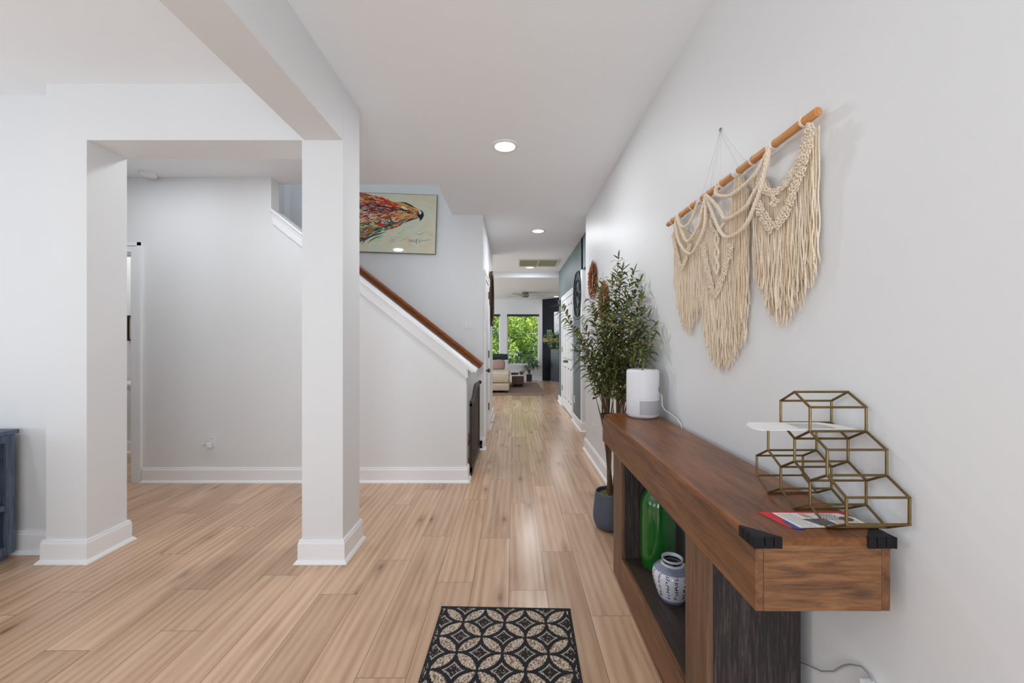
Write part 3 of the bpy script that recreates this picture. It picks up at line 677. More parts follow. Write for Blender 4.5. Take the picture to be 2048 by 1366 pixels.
# ------------------------------------------------------------ potted olive
def olive():
    t = thing('potted_olive_tree', 'tall leafy artificial olive tree in a slate grey pot behind the console', 'potted plant', (.668, 2.755, 0))
    def ap(mb, name, mat, **k):
        o = mb.build(name, mat, None, **k); o.parent = t; o.matrix_parent_inverse = Matrix.Translation(-Vector(t.location)); return o
    po = simple('slate_grey_pot', (74, 80, 94), .55, bump=.1)
    MB().lathe([(0, 0), (.088, 0), (.100, .006), (.113, .025), (.121, .05), (.124, .075), (.121, .12), (.113, .19), (.107, .240), (.103, .2425), (.099, .240), (.104, .19), (.105, .18), (0, .18)], n=48).build('pot', po, t, smooth=True)
    MB().lathe([(0, .222), (.05, .224), (.100, .216), (.1005, .20), (0, .20)], n=32).build('moss', simple('dry_moss', (92, 84, 44), .95, noise=.6, scale=60, bump=1.0), t, smooth=True)
    r = random.Random(21)
    tips = [(0.715, 2.75, 1.819), (0.79, 2.65, 1.711), (0.628, 2.85, 1.692), (0.324, 2.75, 1.5), (0.364, 2.6, 1.365), (0.418, 2.7, 1.203), (0.79, 2.5, 1.516), (0.79, 2.28, 1.338), (0.758, 2.25, 1.213), (0.80, 2.56, 1.635), (0.54, 2.85, 1.551), (0.717, 2.6, 1.558), (0.613, 2.5, 1.392), (0.722, 2.42, 1.358), (0.562, 2.7, 1.203), (0.513, 2.8, 1.028), (0.78, 2.9, 1.753), (0.687, 2.95, 1.525), (0.478, 2.9, 1.413), (0.70, 2.36, 1.150), (0.555, 2.75, 0.896), (0.712, 2.68, 1.203), (0.80, 2.75, 1.541), (0.573, 2.6, 1.349), (0.562, 2.7, 1.619),
            (.62, 2.68, 1.02), (.72, 2.8, 1.05), (.66, 2.62, 1.12), (.45, 2.66, 1.29), (.50, 2.95, 1.25), (.76, 2.62, 1.40), (.67, 2.74, 1.66), (.75, 2.86, 1.34), (.60, 2.82, 1.13), (.68, 2.72, .93), (.64, 2.55, 1.25), (.52, 2.62, 1.46), (.78, 2.45, 1.43), (.70, 2.50, 1.47), (.74, 2.74, 1.74), (.60, 2.74, 1.50), (.79, 2.30, 1.27), (.785, 2.36, 1.40), (.76, 2.42, 1.22), (.79, 2.5, 1.33), (.77, 2.46, 1.52)]
    # five stems
    stems = []; st = MB()
    for i, (dx, dy) in enumerate(((-.02, .01), (.015, -.01), (.0, .02), (.022, .014), (-.01, -.02))):
        top = Vector((.668 + (-.07, .06, .0, .10, -.03)[i], 2.755 + (-.03, -.10, .10, .03, -.02)[i], (1.0, 1.15, 1.2, 1.1, .95)[i]))
        base = Vector((.668 + dx, 2.755 + dy, .20)); pts = []
        for q in range(9):
            f = q / 8; p = base.lerp(top, f) + Vector((math.sin(f * 7 + i) * .010, math.cos(f * 6 + i * 2) * .010, 0)); pts.append(p)
        stems.append(pts); st.tube(pts, [.0095 - .0005 * q for q in range(9)], 8)
    leaves = MB(); br = MB()
    def leaf(p, d, up, ln, wd, droop, mi):
        d = d.normalized(); side = d.cross(up)
        if side.length < 1e-4: side = d.orthogonal()
        side.normalize(); nr = side.cross(d).normalized(); n = len(leaves.v); K = 4
        for q in range(K + 1):
            f = q / K; c = p + d * (ln * f) - Vector((0, 0, 1)) * (droop * ln * f * f)
            wv = wd * (math.sin(PI * min(1, f * .93 + .07)) ** .8) * .5 if q < K else .0004
            if q == 0: wv = wd * .10
            leaves.v.append(tuple(c + side * wv + nr * wv * .25)); leaves.v.append(tuple(c)); leaves.v.append(tuple(c - side * wv + nr * wv * .25))
        for q in range(K):
            a = n + q * 3; leaves.face((a, a + 1, a + 4, a + 3), mi); leaves.face((a + 1, a + 2, a + 5, a + 4), mi)
    for ti, tip in enumerate(tips):
        tip = Vector(tip)
        if tip.z < 1.15: s = min(stems, key=lambda q: (q[3] - tip).length); k = r.choice((1, 2))
        else: s = min(stems, key=lambda q: (q[6] - tip).length + r.uniform(0, .08)); k = r.choice((3, 4, 5))
        a = s[k]; mid = a.lerp(tip, .5) + Vector((tip.x - a.x, tip.y - a.y, 0)) * -.22 + Vector((r.uniform(-.02, .02), r.uniform(-.03, .03), 0)) + Vector((0, 0, .04 if tip.z > 1.1 else -.01))
        pts = []
        for q in range(15):
            f = q / 14; pts.append(a * (1 - f) ** 2 + mid * 2 * f * (1 - f) + tip * f * f)
        br.tube(pts, [.0042 - .00022 * q for q in range(15)], 5)
        # leaf pairs
        L_ = sum((pts[i + 1] - pts[i]).length for i in range(14)); nl = max(6, int(L_ * .78 / .024)); low = tip.z < 1.16
        for q in range(nl + 1):
            f = (.34 if not low else .22) + (.66 if not low else .78) * q / nl
            if f > 1: f = 1
            x = f * 14; i = min(13, int(x)); p = pts[i].lerp(pts[i + 1], x - i); tg = (pts[i + 1] - pts[i]).normalized()
            for sgn in (0, 1):
                if low and r.random() < .25: continue
                an = q * 1.57 + sgn * PI + r.uniform(-.4, .4); o1 = tg.orthogonal().normalized(); o1.rotate(Matrix.Rotation(an, 3, tg))
                d = (tg * r.uniform(.5, 1.1) + o1 * r.uniform(.8, 1.1))
                ln = r.uniform(.066, .105) * (1.0 if f < .9 else .8) * (.8 if low else 1)
                e_ = p + d.normalized() * ln
                if e_.x > .842 or p.z < .865: continue
                if p.y < 2.40 and p.z < 1.13: continue
                if (e_ - Vector((.723, 2.262, e_.z))).length < .10 and min(e_.z, p.z) < 1.13: continue
                leaf(p, d, Vector((r.uniform(-.6, .6), r.uniform(-.6, .6), 1)), ln, r.uniform(.013, .019), r.uniform(.05, .8), r.choice((0, 0, 0, 0, 1, 1, 2)))
        leaf(tip, (pts[-1] - pts[-2]), Vector((0, 0, 1)), .07, .016, .1, 1)
    ap(st, 'stems', simple('olive_bark', (96, 72, 52), .85, noise=.25, scale=60, bump=.5), smooth=True)
    ap(br, 'branches', simple('olive_twig', (104, 84, 58), .8, noise=.2, scale=60), smooth=True)
    mats = [simple('olive_leaf_dark', (68, 80, 36), .42, noise=.25, scale=20), simple('olive_leaf_mid', (100, 110, 48), .42, noise=.2, scale=20), simple('olive_leaf_pale', (156, 150, 86), .5, noise=.2, scale=20)]
    o = leaves.build('leaves', mats, None, smooth=True, fix=False); o.parent = t; o.matrix_parent_inverse = Matrix.Translation(-Vector(t.location)); o['kind'] = 'stuff'
olive()

# ------------------------------------------------------------ macrame
M_CORD = simple('cotton_cord', (232, 216, 194), .9, noise=.10, scale=140, bump=.5, sheen=.3)
M_CORD2 = simple('cotton_cord_tan', (218, 196, 166), .9, noise=.12, scale=140, bump=.5, sheen=.3)  # darker tan tone, picked at random for some fringe cords
def macrame():
    DX, ZD = .822, 1.881
    t = thing('macrame_wall_hanging', 'long cream cotton macrame wall hanging on a wooden dowel above the console', 'wall hanging', (.85, 1.62, ZD))
    def ap(mb, name, mat, **k):
        o = mb.build(name, mat, None, **k); o.parent = t; o.matrix_parent_inverse = Matrix.Translation(-Vector(t.location)); return o
    d = MB(); d.tube([(DX, 1.092, ZD), (DX, 1.0935, ZD)] + [(DX, 1.0935 + (2.149 - 1.0935) * i / 6, ZD) for i in range(1, 6)] + [(DX, 2.1475, ZD), (DX, 2.149, ZD)], [.0118] + [.0128] * 7 + [.0118], 20)
    ap(d, 'dowel', wood('dowel_pine', (172, 112, 58), (200, 140, 82), (216, 164, 108), 'y', .5, 20, 5.0, knots=False), smooth=True)
    r = random.Random(8)
    for (y, wide) in ((1.144, 0), (1.285, 1), (1.389, 0), (1.485, 1), (1.595, 0), (1.704, 0), (1.769, 1), (1.86, 0), (1.998, 1), (2.088, 0)):
        mb = MB(); n = 7 if wide else 2
        for i in range(n):
            yy = y + (i - n / 2) * .0040; pts = [(DX + .0148 * math.cos(a), yy + .002 * a / 6.28, ZD + .0148 * math.sin(a)) for a in [2 * PI * q / 18 for q in range(19)]]
            mb.tube(pts, .0021, 6)
        ap(mb, 'cord_wrap', simple('wrap_white', (228, 226, 224), .85) if wide else M_CORD, smooth=True)
    # twisted garlands
    def rope(mb, P, r0, tw=70, X=.806):
        # resample
        pts = [Vector((X, a, b)) for a, b in P]; out = []
        for i in range(len(pts) - 1):
            p0 = pts[max(0, i - 1)]; p1 = pts[i]; p2 = pts[i + 1]; p3 = pts[min(len(pts) - 1, i + 2)]
            for q in range(12):
                f = q / 12; out.append(0.5 * ((2 * p1) + (-p0 + p2) * f + (2 * p0 - 5 * p1 + 4 * p2 - p3) * f * f + (-p0 + 3 * p1 - 3 * p2 + p3) * f ** 3))
        out.append(pts[-1]); dist = 0; ang = [0]
        for i in range(1, len(out)): dist += (out[i] - out[i - 1]).length; ang.append(dist * tw * 2.2)
        for ph in range(3):
            path = []
            for i, p in enumerate(out):
                tg = (out[min(i + 1, len(out) - 1)] - out[max(i - 1, 0)]).normalized(); n1 = tg.cross(Vector((1, 0, 0))).normalized(); a = ang[i] + ph * 2.094
                path.append(p + (n1 * math.cos(a) + Vector((1, 0, 0)) * math.sin(a)) * r0 * .75)
            mb.tube(path, r0 * .72, 6)
    ropes = [[(1.27, 1.872), (1.332, 1.825), (1.366, 1.812), (1.452, 1.802), (1.52, 1.805), (1.61, 1.845), (1.6, 1.878)],
             [(1.275, 1.872), (1.3, 1.798), (1.366, 1.75), (1.414, 1.724), (1.534, 1.724), (1.579, 1.77), (1.643, 1.832), (1.698, 1.874)],
             [(1.28, 1.872), (1.311, 1.776), (1.354, 1.711), (1.414, 1.659), (1.52, 1.651), (1.579, 1.69), (1.635, 1.771), (1.695, 1.874)],
             [(1.695, 1.872), (1.74, 1.804), (1.769, 1.759), (1.871, 1.722), (1.938, 1.787), (1.99, 1.874)],
             [(1.700, 1.872), (1.704, 1.758), (1.759, 1.694), (1.849, 1.66), (1.961, 1.734), (2.01, 1.827), (1.998, 1.874)],
             [(1.765, 1.872), (1.839, 1.807), (1.915, 1.801), (1.973, 1.837), (1.99, 1.872)]]
    for P in ropes:
        mb = MB(); rope(mb, P, .0054, 62); ap(mb, 'garland', M_CORD, smooth=True)
    # panels of fringe: top edge curve, bottom edge curve
    def interp(P, y):
        P = sorted(P)
        if y <= P[0][0]: return P[0][1]
        for (a, b), (c, e2) in zip(P, P[1:]):
            if a <= y <= c: return b + (e2 - b) * (y - a) / max(1e-6, c - a)
        return P[-1][1]
    def fringe(top, bot, y0, y1, sp, layers, name):
        mb = MB(); ts = MB()
        for ly in range(layers):
            X = .836 - ly * .0065; n = int((y1 - y0) / sp)
            for i in range(n + 1):
                y = y0 + (y1 - y0) * i / n + r.uniform(-.001, .001) + ly * sp * .4; zt_ = interp(top, y); zb_ = interp(bot, y) + r.uniform(-.012, .02) + ly * r.uniform(0, .05)
                if zt_ - zb_ < .03: continue
                K = max(6, int((zt_ - zb_) / .022)); a1, a2, f1, f2 = r.uniform(0, 6), r.uniform(0, 6), r.uniform(35, 70), r.uniform(12, 28); pts = []
                for q in range(K + 1):
                    f = q / K; zz = zt_ + (zb_ - zt_) * f; am = .0006 + .0036 * f
                    pts.append((X + math.sin(zz * f2 + a2) * am * .8 + r.uniform(-.0005, .0005), y + math.sin(zz * f1 + a1) * am + math.sin(zz * f2 + a2) * am * 1.1, zz))
                mb.tube(pts, .0021, 5, r.choice((0, 0, 1)), cap=False)
                e_ = Vector(pts[-1])
                if r.random() < .8:   # frayed tip
                    for q in range(4): ts.tube([e_ + Vector((0, 0, .004)), e_ + Vector((r.uniform(-.002, .002), r.uniform(-.006, .006), -r.uniform(.010, .018)))], [.0014, .0004], 3)
        o = ap(mb, name, [M_CORD, M_CORD2], smooth=True); o['kind'] = 'stuff'
        ts_o = ts.build('frayed_tips', M_CORD, o); ts_o['kind'] = 'stuff'
    topA = [(1.109, 1.851), (1.124, 1.80), (1.15, 1.77), (1.182, 1.745), (1.212, 1.725), (1.26, 1.722), (1.30, 1.74), (1.33, 1.79), (1.383, 1.83)]
    botA = [(1.100, 1.478), (1.144, 1.421), (1.186, 1.367), (1.231, 1.327), (1.27, 1.317), (1.332, 1.373), (1.383, 1.476)]
    fringe(topA, botA, 1.108, 1.385, .0062, 3, 'fringe_panel')
    topB = [(1.44, 1.80), (1.47, 1.86), (1.506, 1.868), (1.527, 1.784), (1.549, 1.744), (1.60, 1.70), (1.657, 1.70), (1.70, 1.78), (1.74, 1.839), (1.778, 1.816)]
    botB = [(1.429, 1.461), (1.450, 1.30), (1.458, 1.266), (1.52, 1.212), (1.579, 1.162), (1.643, 1.148), (1.704, 1.189), (1.75, 1.267), (1.788, 1.375)]
    fringe(topB, botB, 1.436, 1.785, .0072, 3, 'fringe_panel')
    topC = [(1.798, 1.76), (1.85, 1.74), (1.9, 1.76), (1.96, 1.80), (2.02, 1.83), (2.083, 1.86)]
    botC = [(1.798, 1.422), (1.839, 1.36), (1.926, 1.296), (1.998, 1.328), (2.061, 1.445), (2.083, 1.521)]
    fringe(topC, botC, 1.797, 2.083, .0080, 2, 'fringe_panel')
    # knotted bands: beads of square knots along curves
    def knots(mb, P, rad, X=.812, rows=2, gap=.011):
        pts = [Vector((X, a, b)) for a, b in P]
        for rw in range(rows):
            for i in range(len(pts) - 1):
                sg = pts[i + 1] - pts[i]; n = max(1, int(sg.length / (rad * 1.7))); nn = sg.cross(Vector((1, 0, 0))).normalized()
                for q in range(n):
                    c = pts[i] + sg * (q / n) + nn * (rw * gap) + Vector((r.uniform(-.002, .002), 0, 0)); a = r.uniform(0, 6)
                    lp = [c + Vector((math.sin(u * 2) * rad * .35, math.cos(u + a) * rad, math.sin(u + a) * rad * .8)) for u in [2 * PI * s_ / 9 for s_ in range(10)]]
                    mb.tube(lp, .0024, 5, cap=False)
    kb = MB(); knots(kb, [(1.113, 1.855), (1.132, 1.825), (1.150, 1.784), (1.182, 1.755), (1.212, 1.736), (1.24, 1.728), (1.27, 1.732), (1.30, 1.75), (1.320, 1.778), (1.345, 1.81)], .0058, rows=2)
    knots(kb, [(1.112, 1.84), (1.124, 1.80), (1.144, 1.751), (1.177, 1.706), (1.203, 1.661), (1.231, 1.639), (1.26, 1.619), (1.285, 1.655), (1.316, 1.692), (1.335, 1.729)], .0066, rows=3, X=.809)
    knots(kb, [(1.262, 1.715), (1.250, 1.70), (1.238, 1.69), (1.25, 1.68), (1.266, 1.69), (1.262, 1.71)], .005, rows=1, X=.807)
    ap(kb, 'knotted_band', M_CORD, smooth=True)
    kb = MB(); knots(kb, [(1.722, 1.676), (1.704, 1.612), (1.668, 1.528), (1.635, 1.453), (1.587, 1.507), (1.541, 1.586), (1.517, 1.635)], .0066, rows=3, X=.812, gap=-.011)
    knots(kb, [(1.657, 1.778), (1.668, 1.748), (1.635, 1.705), (1.595, 1.694), (1.564, 1.717), (1.579, 1.754)], .005, rows=1, X=.812)
    for k in range(3):   # central chain of open diamonds
        zc = 1.665 - k * .055; rope(kb, [(1.612, zc + .027), (1.626, zc), (1.612, zc - .027)], .0035, X=.81); rope(kb, [(1.612, zc + .027), (1.598, zc), (1.612, zc - .027)], .0035, X=.81)
    ap(kb, 'knotted_band', M_CORD, smooth=True)
    kb = MB(); knots(kb, [(2.056, 1.809), (2.023, 1.728), (1.966, 1.621), (1.915, 1.665), (1.871, 1.722)], .0060, rows=3, X=.815, gap=-.010); ap(kb, 'knotted_band', M_CORD, smooth=True)
    # suspension threads from the hook
    c = MB()
    for y in (1.775, 1.70, 1.485): c.tube([(.8465, 1.658, 2.121), (DX + .005, y, ZD + .0145)], .0009, 4)
    ap(c, 'hanging_cord', simple('thread_white', (206, 208, 212), .8))
    h = MB(); h.tube([(.8495, 1.658, 2.13), (.844, 1.658, 2.13), (.842, 1.655, 2.122), (.844, 1.653, 2.116), (.8475, 1.653, 2.121)], .0012, 6); h.disc((.8492, 1.658, 2.13), .006, 'x', 12)
    o = h.build('wall_hook', simple('dark_steel', (70, 70, 74), .4, .8), smooth=True); tag(o, 'tiny metal hook in the right wall above the macrame dowel', 'hook')
macrame()

# ------------------------------------------------------------ feather framed mirrors
def sun_mirror(loc, R, label, seed):
    t = thing('wall_mirror', label, 'mirror', loc, group='carved wood framed mirrors on the right wall')
    r = random.Random(seed); mb = MB()
    n = 22
    for ring, (ri, ro, off) in enumerate(((.50, .98, 0), (.48, .86, .5), (.46, .70, .25))):
        for i in range(n):
            a = 2 * PI * (i + off) / n + r.uniform(-.05, .05); rad = Vector((0, math.cos(a), math.sin(a))); tn = Vector((0, -math.sin(a), math.cos(a)))
            r0, r1 = R * ri, R * ro * r.uniform(.93, 1.02); w_ = R * .115; x0_ = -.003 - ring * .006; x1_ = -.010 - ring * .010 - r.uniform(0, .006)
            base = [rad * r0 + tn * w_ * .6 + Vector((x0_, 0, 0)), rad * (r0 * .4 + r1 * .6) + tn * w_ + Vector((x1_, 0, 0)), rad * r1 + Vector((x1_ - .006, 0, 0)), rad * (r0 * .4 + r1 * .6) - tn * w_ + Vector((x1_, 0, 0)), rad * r0 - tn * w_ * .6 + Vector((x0_, 0, 0))]
            ridge = rad * (r0 * .5 + r1 * .5) + Vector((x1_ - .009, 0, 0)); root = rad * r0 + Vector((x0_ - .005, 0, 0))
            k = len(mb.v); mb.v += [tuple(p) for p in base] + [tuple(ridge), tuple(root)]
            for f in ((0, 1, 5, 6), (1, 2, 5), (2, 3, 5), (3, 4, 6, 5), (4, 3, 2, 1, 0)): mb.face([k + q for q in f], r.choice((0, 0, 1)))
    mb.build('carved_petals', [simple('carved_wood_orange', (172, 102, 52), .6, noise=.25, scale=40, bump=.4), simple('carved_wood_deep', (136, 74, 36), .6, noise=.25, scale=40, bump=.4)], t, fix=False)
    k = MB(); k.lathe([(R * .45, .0), (R * .45, .022), (R * .49, .026), (R * .51, .016), (R * .51, 0)], n=40, M=Matrix.Rotation(-PI / 2, 4, 'Y')); k.build('inner_ring', simple('carved_rim', (120, 70, 36), .6), t, smooth=True)
    g = MB(); g.disc((-.014, 0, 0), R * .452, 'x', 40); m, nt, p = newmat('mirror_glass'); p.inputs['Metallic'].default_value = 1; p.inputs['Roughness'].default_value = .03; p.inputs['Base Color'].default_value = (.85, .88, .92, 1); g.build('mirror_glass', m, t)
sun_mirror((.849, 4.26, 1.903), .222, 'higher and farther of the two orange carved wooden petal mirrors', 1)
sun_mirror((.849, 3.74, 1.625), .215, 'lower carved wooden petal mirror just behind the olive tree leaves', 2)

# ------------------------------------------------------------ outlets, switch
def plate(name, label, cat, loc, rz, gang=1, kind='outlet', holes=True):
    """plate in local xz plane facing -y"""
    t = thing(name, label, cat, loc, rz); w2 = .035 * gang
    MB().bbox(-w2, w2, -.006, 0, -.057, .057, .002).build('cover_plate', M_WHITEPL, t)
    if kind == 'outlet':
        for z in (.021, -.021):
            s = MB().bbox(-.017, .017, -.009, -.006, z - .015, z + .015, .003).build('socket', M_WHITE, t)
            q = MB(); q.box(-.008, -.0055, -.0094, -.0088, z - .003, z + .006); q.box(.0055, .008, -.0094, -.0088, z - .003, z + .006); q.box(-.0015, .0015, -.0094, -.0088, z - .010, z - .006); q.build('slots', M_BLACK, s)
    else:
        for i in range(gang):
            c = (i - (gang - 1) / 2) * .046; MB().bbox(c - .016, c + .016, -.010, -.006, -.033, .033, .002, M=Matrix.Rotation(math.radians(4), 4, 'X')).build('rocker', M_WHITE, t)
    return t
plate('wall_outlet', 'white outlet low on the right wall past the slate grey pot', 'outlet', (.8495, 4.26, .335), -PI / 2)
plate('wall_outlet', 'white outlet on the slate teal wall beside the double closet doors', 'outlet', (.9715, 6.42, .34), -PI / 2)
plate('wall_outlet', 'white outlet on the stair wall with a plugged in air freshener', 'outlet', (-2.695, 3.6295, .372), 0)
plate('light_switch', 'white two gang switch above the lower end of the stair handrail', 'light switch', (-.527, 4.7195, 1.462), 0, 2, 'switch')
def freshener():
    t = thing('air_freshener', 'small pale plug-in air freshener in the stair wall outlet', 'air freshener', (-2.71, 3.618, .335))
    MB().bbox(-.018, .026, -.034, 0, -.022, .028, .008).build('body', M_WHITEPL, t, smooth=True)
    m = MB(); m.lathe([(0, 0), (.013, 0), (.015, .008), (.013, .030), (.006, .036), (0, .036)], c=(0, 0, 0), n=20, M=Matrix.Translation((-.018, -.022, .012)) @ Matrix.Rotation(-PI / 2, 4, 'Y')); m.build('oil_bottle', simple('frosted_bottle', (214, 214, 206), .25), t, smooth=True)
    m = MB(); m.bbox(-.066, -.050, -.030, -.014, .004, .020, .005); m.build('bottle_cap', M_WHITE, t, smooth=True)
freshener()

# ------------------------------------------------------------ cord and plug under the console
def cord():
    t = thing('power_cord', 'thin grey power cord with white plug hanging on the wall under the console', 'cord', (.845, .96, .47))
    P = [(.835, 1.25, .30), (.840, 1.21, .31)] + [(0.842, 1.173, 0.327), (0.842, 1.154, 0.337), (0.842, 1.107, 0.359), (0.842, 1.064, 0.394), (0.842, 1.05, 0.413), (0.842, 1.031, 0.436), (0.842, 1.013, 0.453), (0.842, 0.981, 0.474), (0.842, 0.963, 0.473), (0.842, 0.952, 0.469), (0.842, 0.949, 0.46)]
    mb = MB(); mb.tube(P, .0018, 6); o = mb.build('cord', simple('cord_grey', (150, 150, 152), .5), None, smooth=True); o.parent = t; o.matrix_parent_inverse = Matrix.Translation(-Vector(t.location))
    mb = MB(); mb.bbox(.818, .8495, 0.927, 0.961, 0.400, 0.464, .004); o = mb.build('plug', M_WHITE, None); o.parent = t; o.matrix_parent_inverse = Matrix.Translation(-Vector(t.location))
cord()

# ------------------------------------------------------------ ceiling lamps, vent, detector
def downlight(x, y, z, R, label, power, group='round recessed ceiling lights'):
    t = thing('ceiling_light', label, 'ceiling light', (x, y, z), group=group)
    MB().lathe([(R * .70, -.001), (R * .72, -.006), (R * .80, -.014), (R * .96, -.012), (R, -.004), (R, -.0005), (R * .7, -.0005)], n=40).build('trim_ring', M_WHITE, t, smooth=True)
    MB().lathe([(0, -.0105), (R * .5, -.0100), (R * .71, -.0075), (R * .71, -.003), (0, -.003)], n=40).build('lens', M_LENS, t, smooth=True)
    d = bpy.data.lights.new('lamp_glow', 'AREA'); d.shape = 'DISK'; d.size = R * 1.4; d.energy = power; d.color = (.92, .96, 1)
    o = bpy.data.objects.new('lamp_glow', d); COL.objects.link(o); o.parent = t; o.location = (0, 0, -.016)
downlight(-.062, 3.04, H1, .098, 'largest looking recessed ceiling light, first in the row along the entry and hall', P_DL[0])
downlight(.329, 5.38, H1, .098, 'recessed ceiling light in the hall between the entry light and the air vent', P_DL[1])
downlight(.333, 8.03, H1, .098, 'recessed ceiling light just past the hall air vent', P_DL[2])
downlight(-1.83, 2.93, H1, .098, 'recessed ceiling light behind the header, reflected in the eagle painting glass', P_DL[3])
downlight(1.30, 12.2, H2, .098, 'recessed ceiling light before the dark fireplace wall', P_DL[4])
downlight(-3.3, 0.7, H1, .098, 'added unseen recessed ceiling light in the side room by the blue bookcase', P_DL[5])  # added lamp out of view, lights the side room
downlight(-.062, -0.9, H1, .098, 'added unseen recessed ceiling light just inside the front door', P_DL[6])  # added lamp behind the camera, lights the entry
downlight(-3.1, 2.93, H1, .098, 'added recessed ceiling light hidden by the header, brightening the wall at the bathroom doorway', P_DL[7])  # added lamp out of sight, evens out the brightness of the hall wall
def vent():
    t = thing('air_return_vent', 'cream metal louvred return air grille in the hall ceiling', 'air vent', (.467, 7.60, H1))
    X, Y = .375, .33; f = MB()
    for q in ((-X, X, -Y, -Y + .035), (-X, X, Y - .035, Y), (-X, -X + .035, -Y + .035, Y - .035), (X - .035, X, -Y + .035, Y - .035), (-.008, .008, -Y + .035, Y - .035)): f.bbox(q[0], q[1], q[2], q[3], -.012, -.0005, .002)
    cream = simple('cream_metal', (222, 218, 196), .45); f.build('frame', cream, t)
    s = MB(); n = 24
    for i in range(n):
        y = -Y + .045 + (2 * Y - .09) * i / (n - 1); M = Matrix.Translation((0, y, -.007)) @ Matrix.Rotation(math.radians(35), 4, 'X'); s.box(-X + .035, X - .035, -.009, .009, -.0008, .0008, 0, M)
    s.build('louvres', cream, t); MB().box(-X + .03, X - .03, -Y + .03, Y - .03, -.0015, -.0006).build('duct_shade_sheet', simple('duct_shadow', (150, 144, 122), .9), t)  # thin sheet behind the louvres, coloured like the shade inside the duct
vent()
sm = MB().lathe([(0, -.034), (.035, -.034), (.058, -.028), (.066, -.012), (.066, -.0005), (0, -.0005)], n=32).build('smoke_detector', M_WHITE, None, smooth=True, loc=(-3.20, 3.55, H1)); tag(sm, 'round white smoke detector on the ceiling by the bathroom door', 'smoke detector')

# ------------------------------------------------------------ stair handrail, gate
def handrail():
    t = thing('stair_handrail', 'brown stained wooden handrail sloping down the stairwell back wall', 'handrail', (-.40, 4.64, .97))
    a = math.atan(SL); xe = -.361
    rail = MB(); ln = 2.25; M = Matrix.Translation((xe, 4.64, 1.009 - .030)) @ Matrix.Rotation(a, 4, 'Y')
    pr = [(-.020, -.036), (.020, -.036), (.022, -.010), (.029, .006), (.029, .022), (.018, .034), (0, .037), (-.018, .034), (-.029, .022), (-.029, .006), (-.022, -.010)]
    k = len(pr); n0 = 0
    for xx in (0, -ln):
        for y, z in pr: rail.v.append(tuple(M @ Vector((xx, y, z))))
    rail.face(range(k)); rail.face(range(2 * k - 1, k - 1, -1))
    for i in range(k): rail.face((i, k + i, k + (i + 1) % k, (i + 1) % k))
    o = rail.build('rail', M_RAIL, None); o.parent = t; o.matrix_parent_inverse = Matrix.Translation(-Vector(t.location))
    for d in (.12, 1.1, 2.1):
        p = M @ Vector((-d, 0, -.037)); b = MB(); b.tube([(p.x, 4.64, p.z), (p.x, 4.64, p.z - .03), (p.x, 4.68, p.z - .05), (p.x, 4.7185, p.z - .05)], .006, 8); b.lathe([(0, 0), (.022, 0), (.022, .004), (0, .004)], n=16, M=Matrix.Translation((p.x, 4.7190, p.z - .05)) @ Matrix.Rotation(PI / 2, 4, 'X'))
        o = b.build('bracket', M_NICKEL, None, smooth=True); o.parent = t; o.matrix_parent_inverse = Matrix.Translation(-Vector(t.location))
handrail()
def gate():
    t = thing('pet_gate', 'dark brown wooden pet gate with curved top across the foot of the stairs', 'gate', (-.395, 4.2, 0))
    dk = wood('espresso_wood', (20, 12, 9), (34, 22, 17), (50, 34, 27), 'z', .4, 16, 4.0, knots=False); edge = simple('worn_wood_edge', (112, 92, 80), .5)
    y0, y1 = -.42, .42
    def top(y):
        f = (y - y0) / (y1 - y0); return .700 + .115 * (1 / (1 + math.exp(-(f - .35) * 16))) - .03 * max(0, f - .6)
    n = 24
    tr = MB()
    for sg in (0,):
        pts = [(y0 + (y1 - y0) * i / n) for i in range(n + 1)]
        tr.prism([(y, top(y)) for y in pts] + [(y, top(y) - .045) for y in reversed(pts)], 'x', -.014, .014)
    tr.build('top_rail', dk, t)
    MB().bbox(-.014, .014, y0, y1, .035, .085, .003).build('bottom_rail', dk, t)
    for ya in (y0, y1 - .045): MB().bbox(-.013, .013, ya, ya + .045, .02, top(ya) - .02, .003).build('stile', dk, t)
    for i in range(9):
        y = y0 + .085 + i * .075; MB().bbox(-.008, .008, y - .021, y + .021, .07, top(y) - .03, .002).build('slat', dk, t)
    e_ = MB(); e_.box(.0142, .017, y0 + .15, y0 + .165, .09, top(y0 + .15) - .01); e_.prism([(y, top(y) + .001) for y in pts] + [(y, top(y) - .010) for y in reversed(pts)], 'x', .0141, .0165); e_.build('edge_strip', edge, t)
    for z in (.06, top(y1) - .01):
        b = MB(); b.lathe([(0, 0), (.020, 0), (.020, .03), (.012, .045), (0, .045)], n=16, M=Matrix.Translation((0.012, y1 - .01, z)) @ Matrix.Rotation(-PI / 2, 4, 'X')); b.build('mounting_knob', M_BLACKPL, t, smooth=True)
gate()

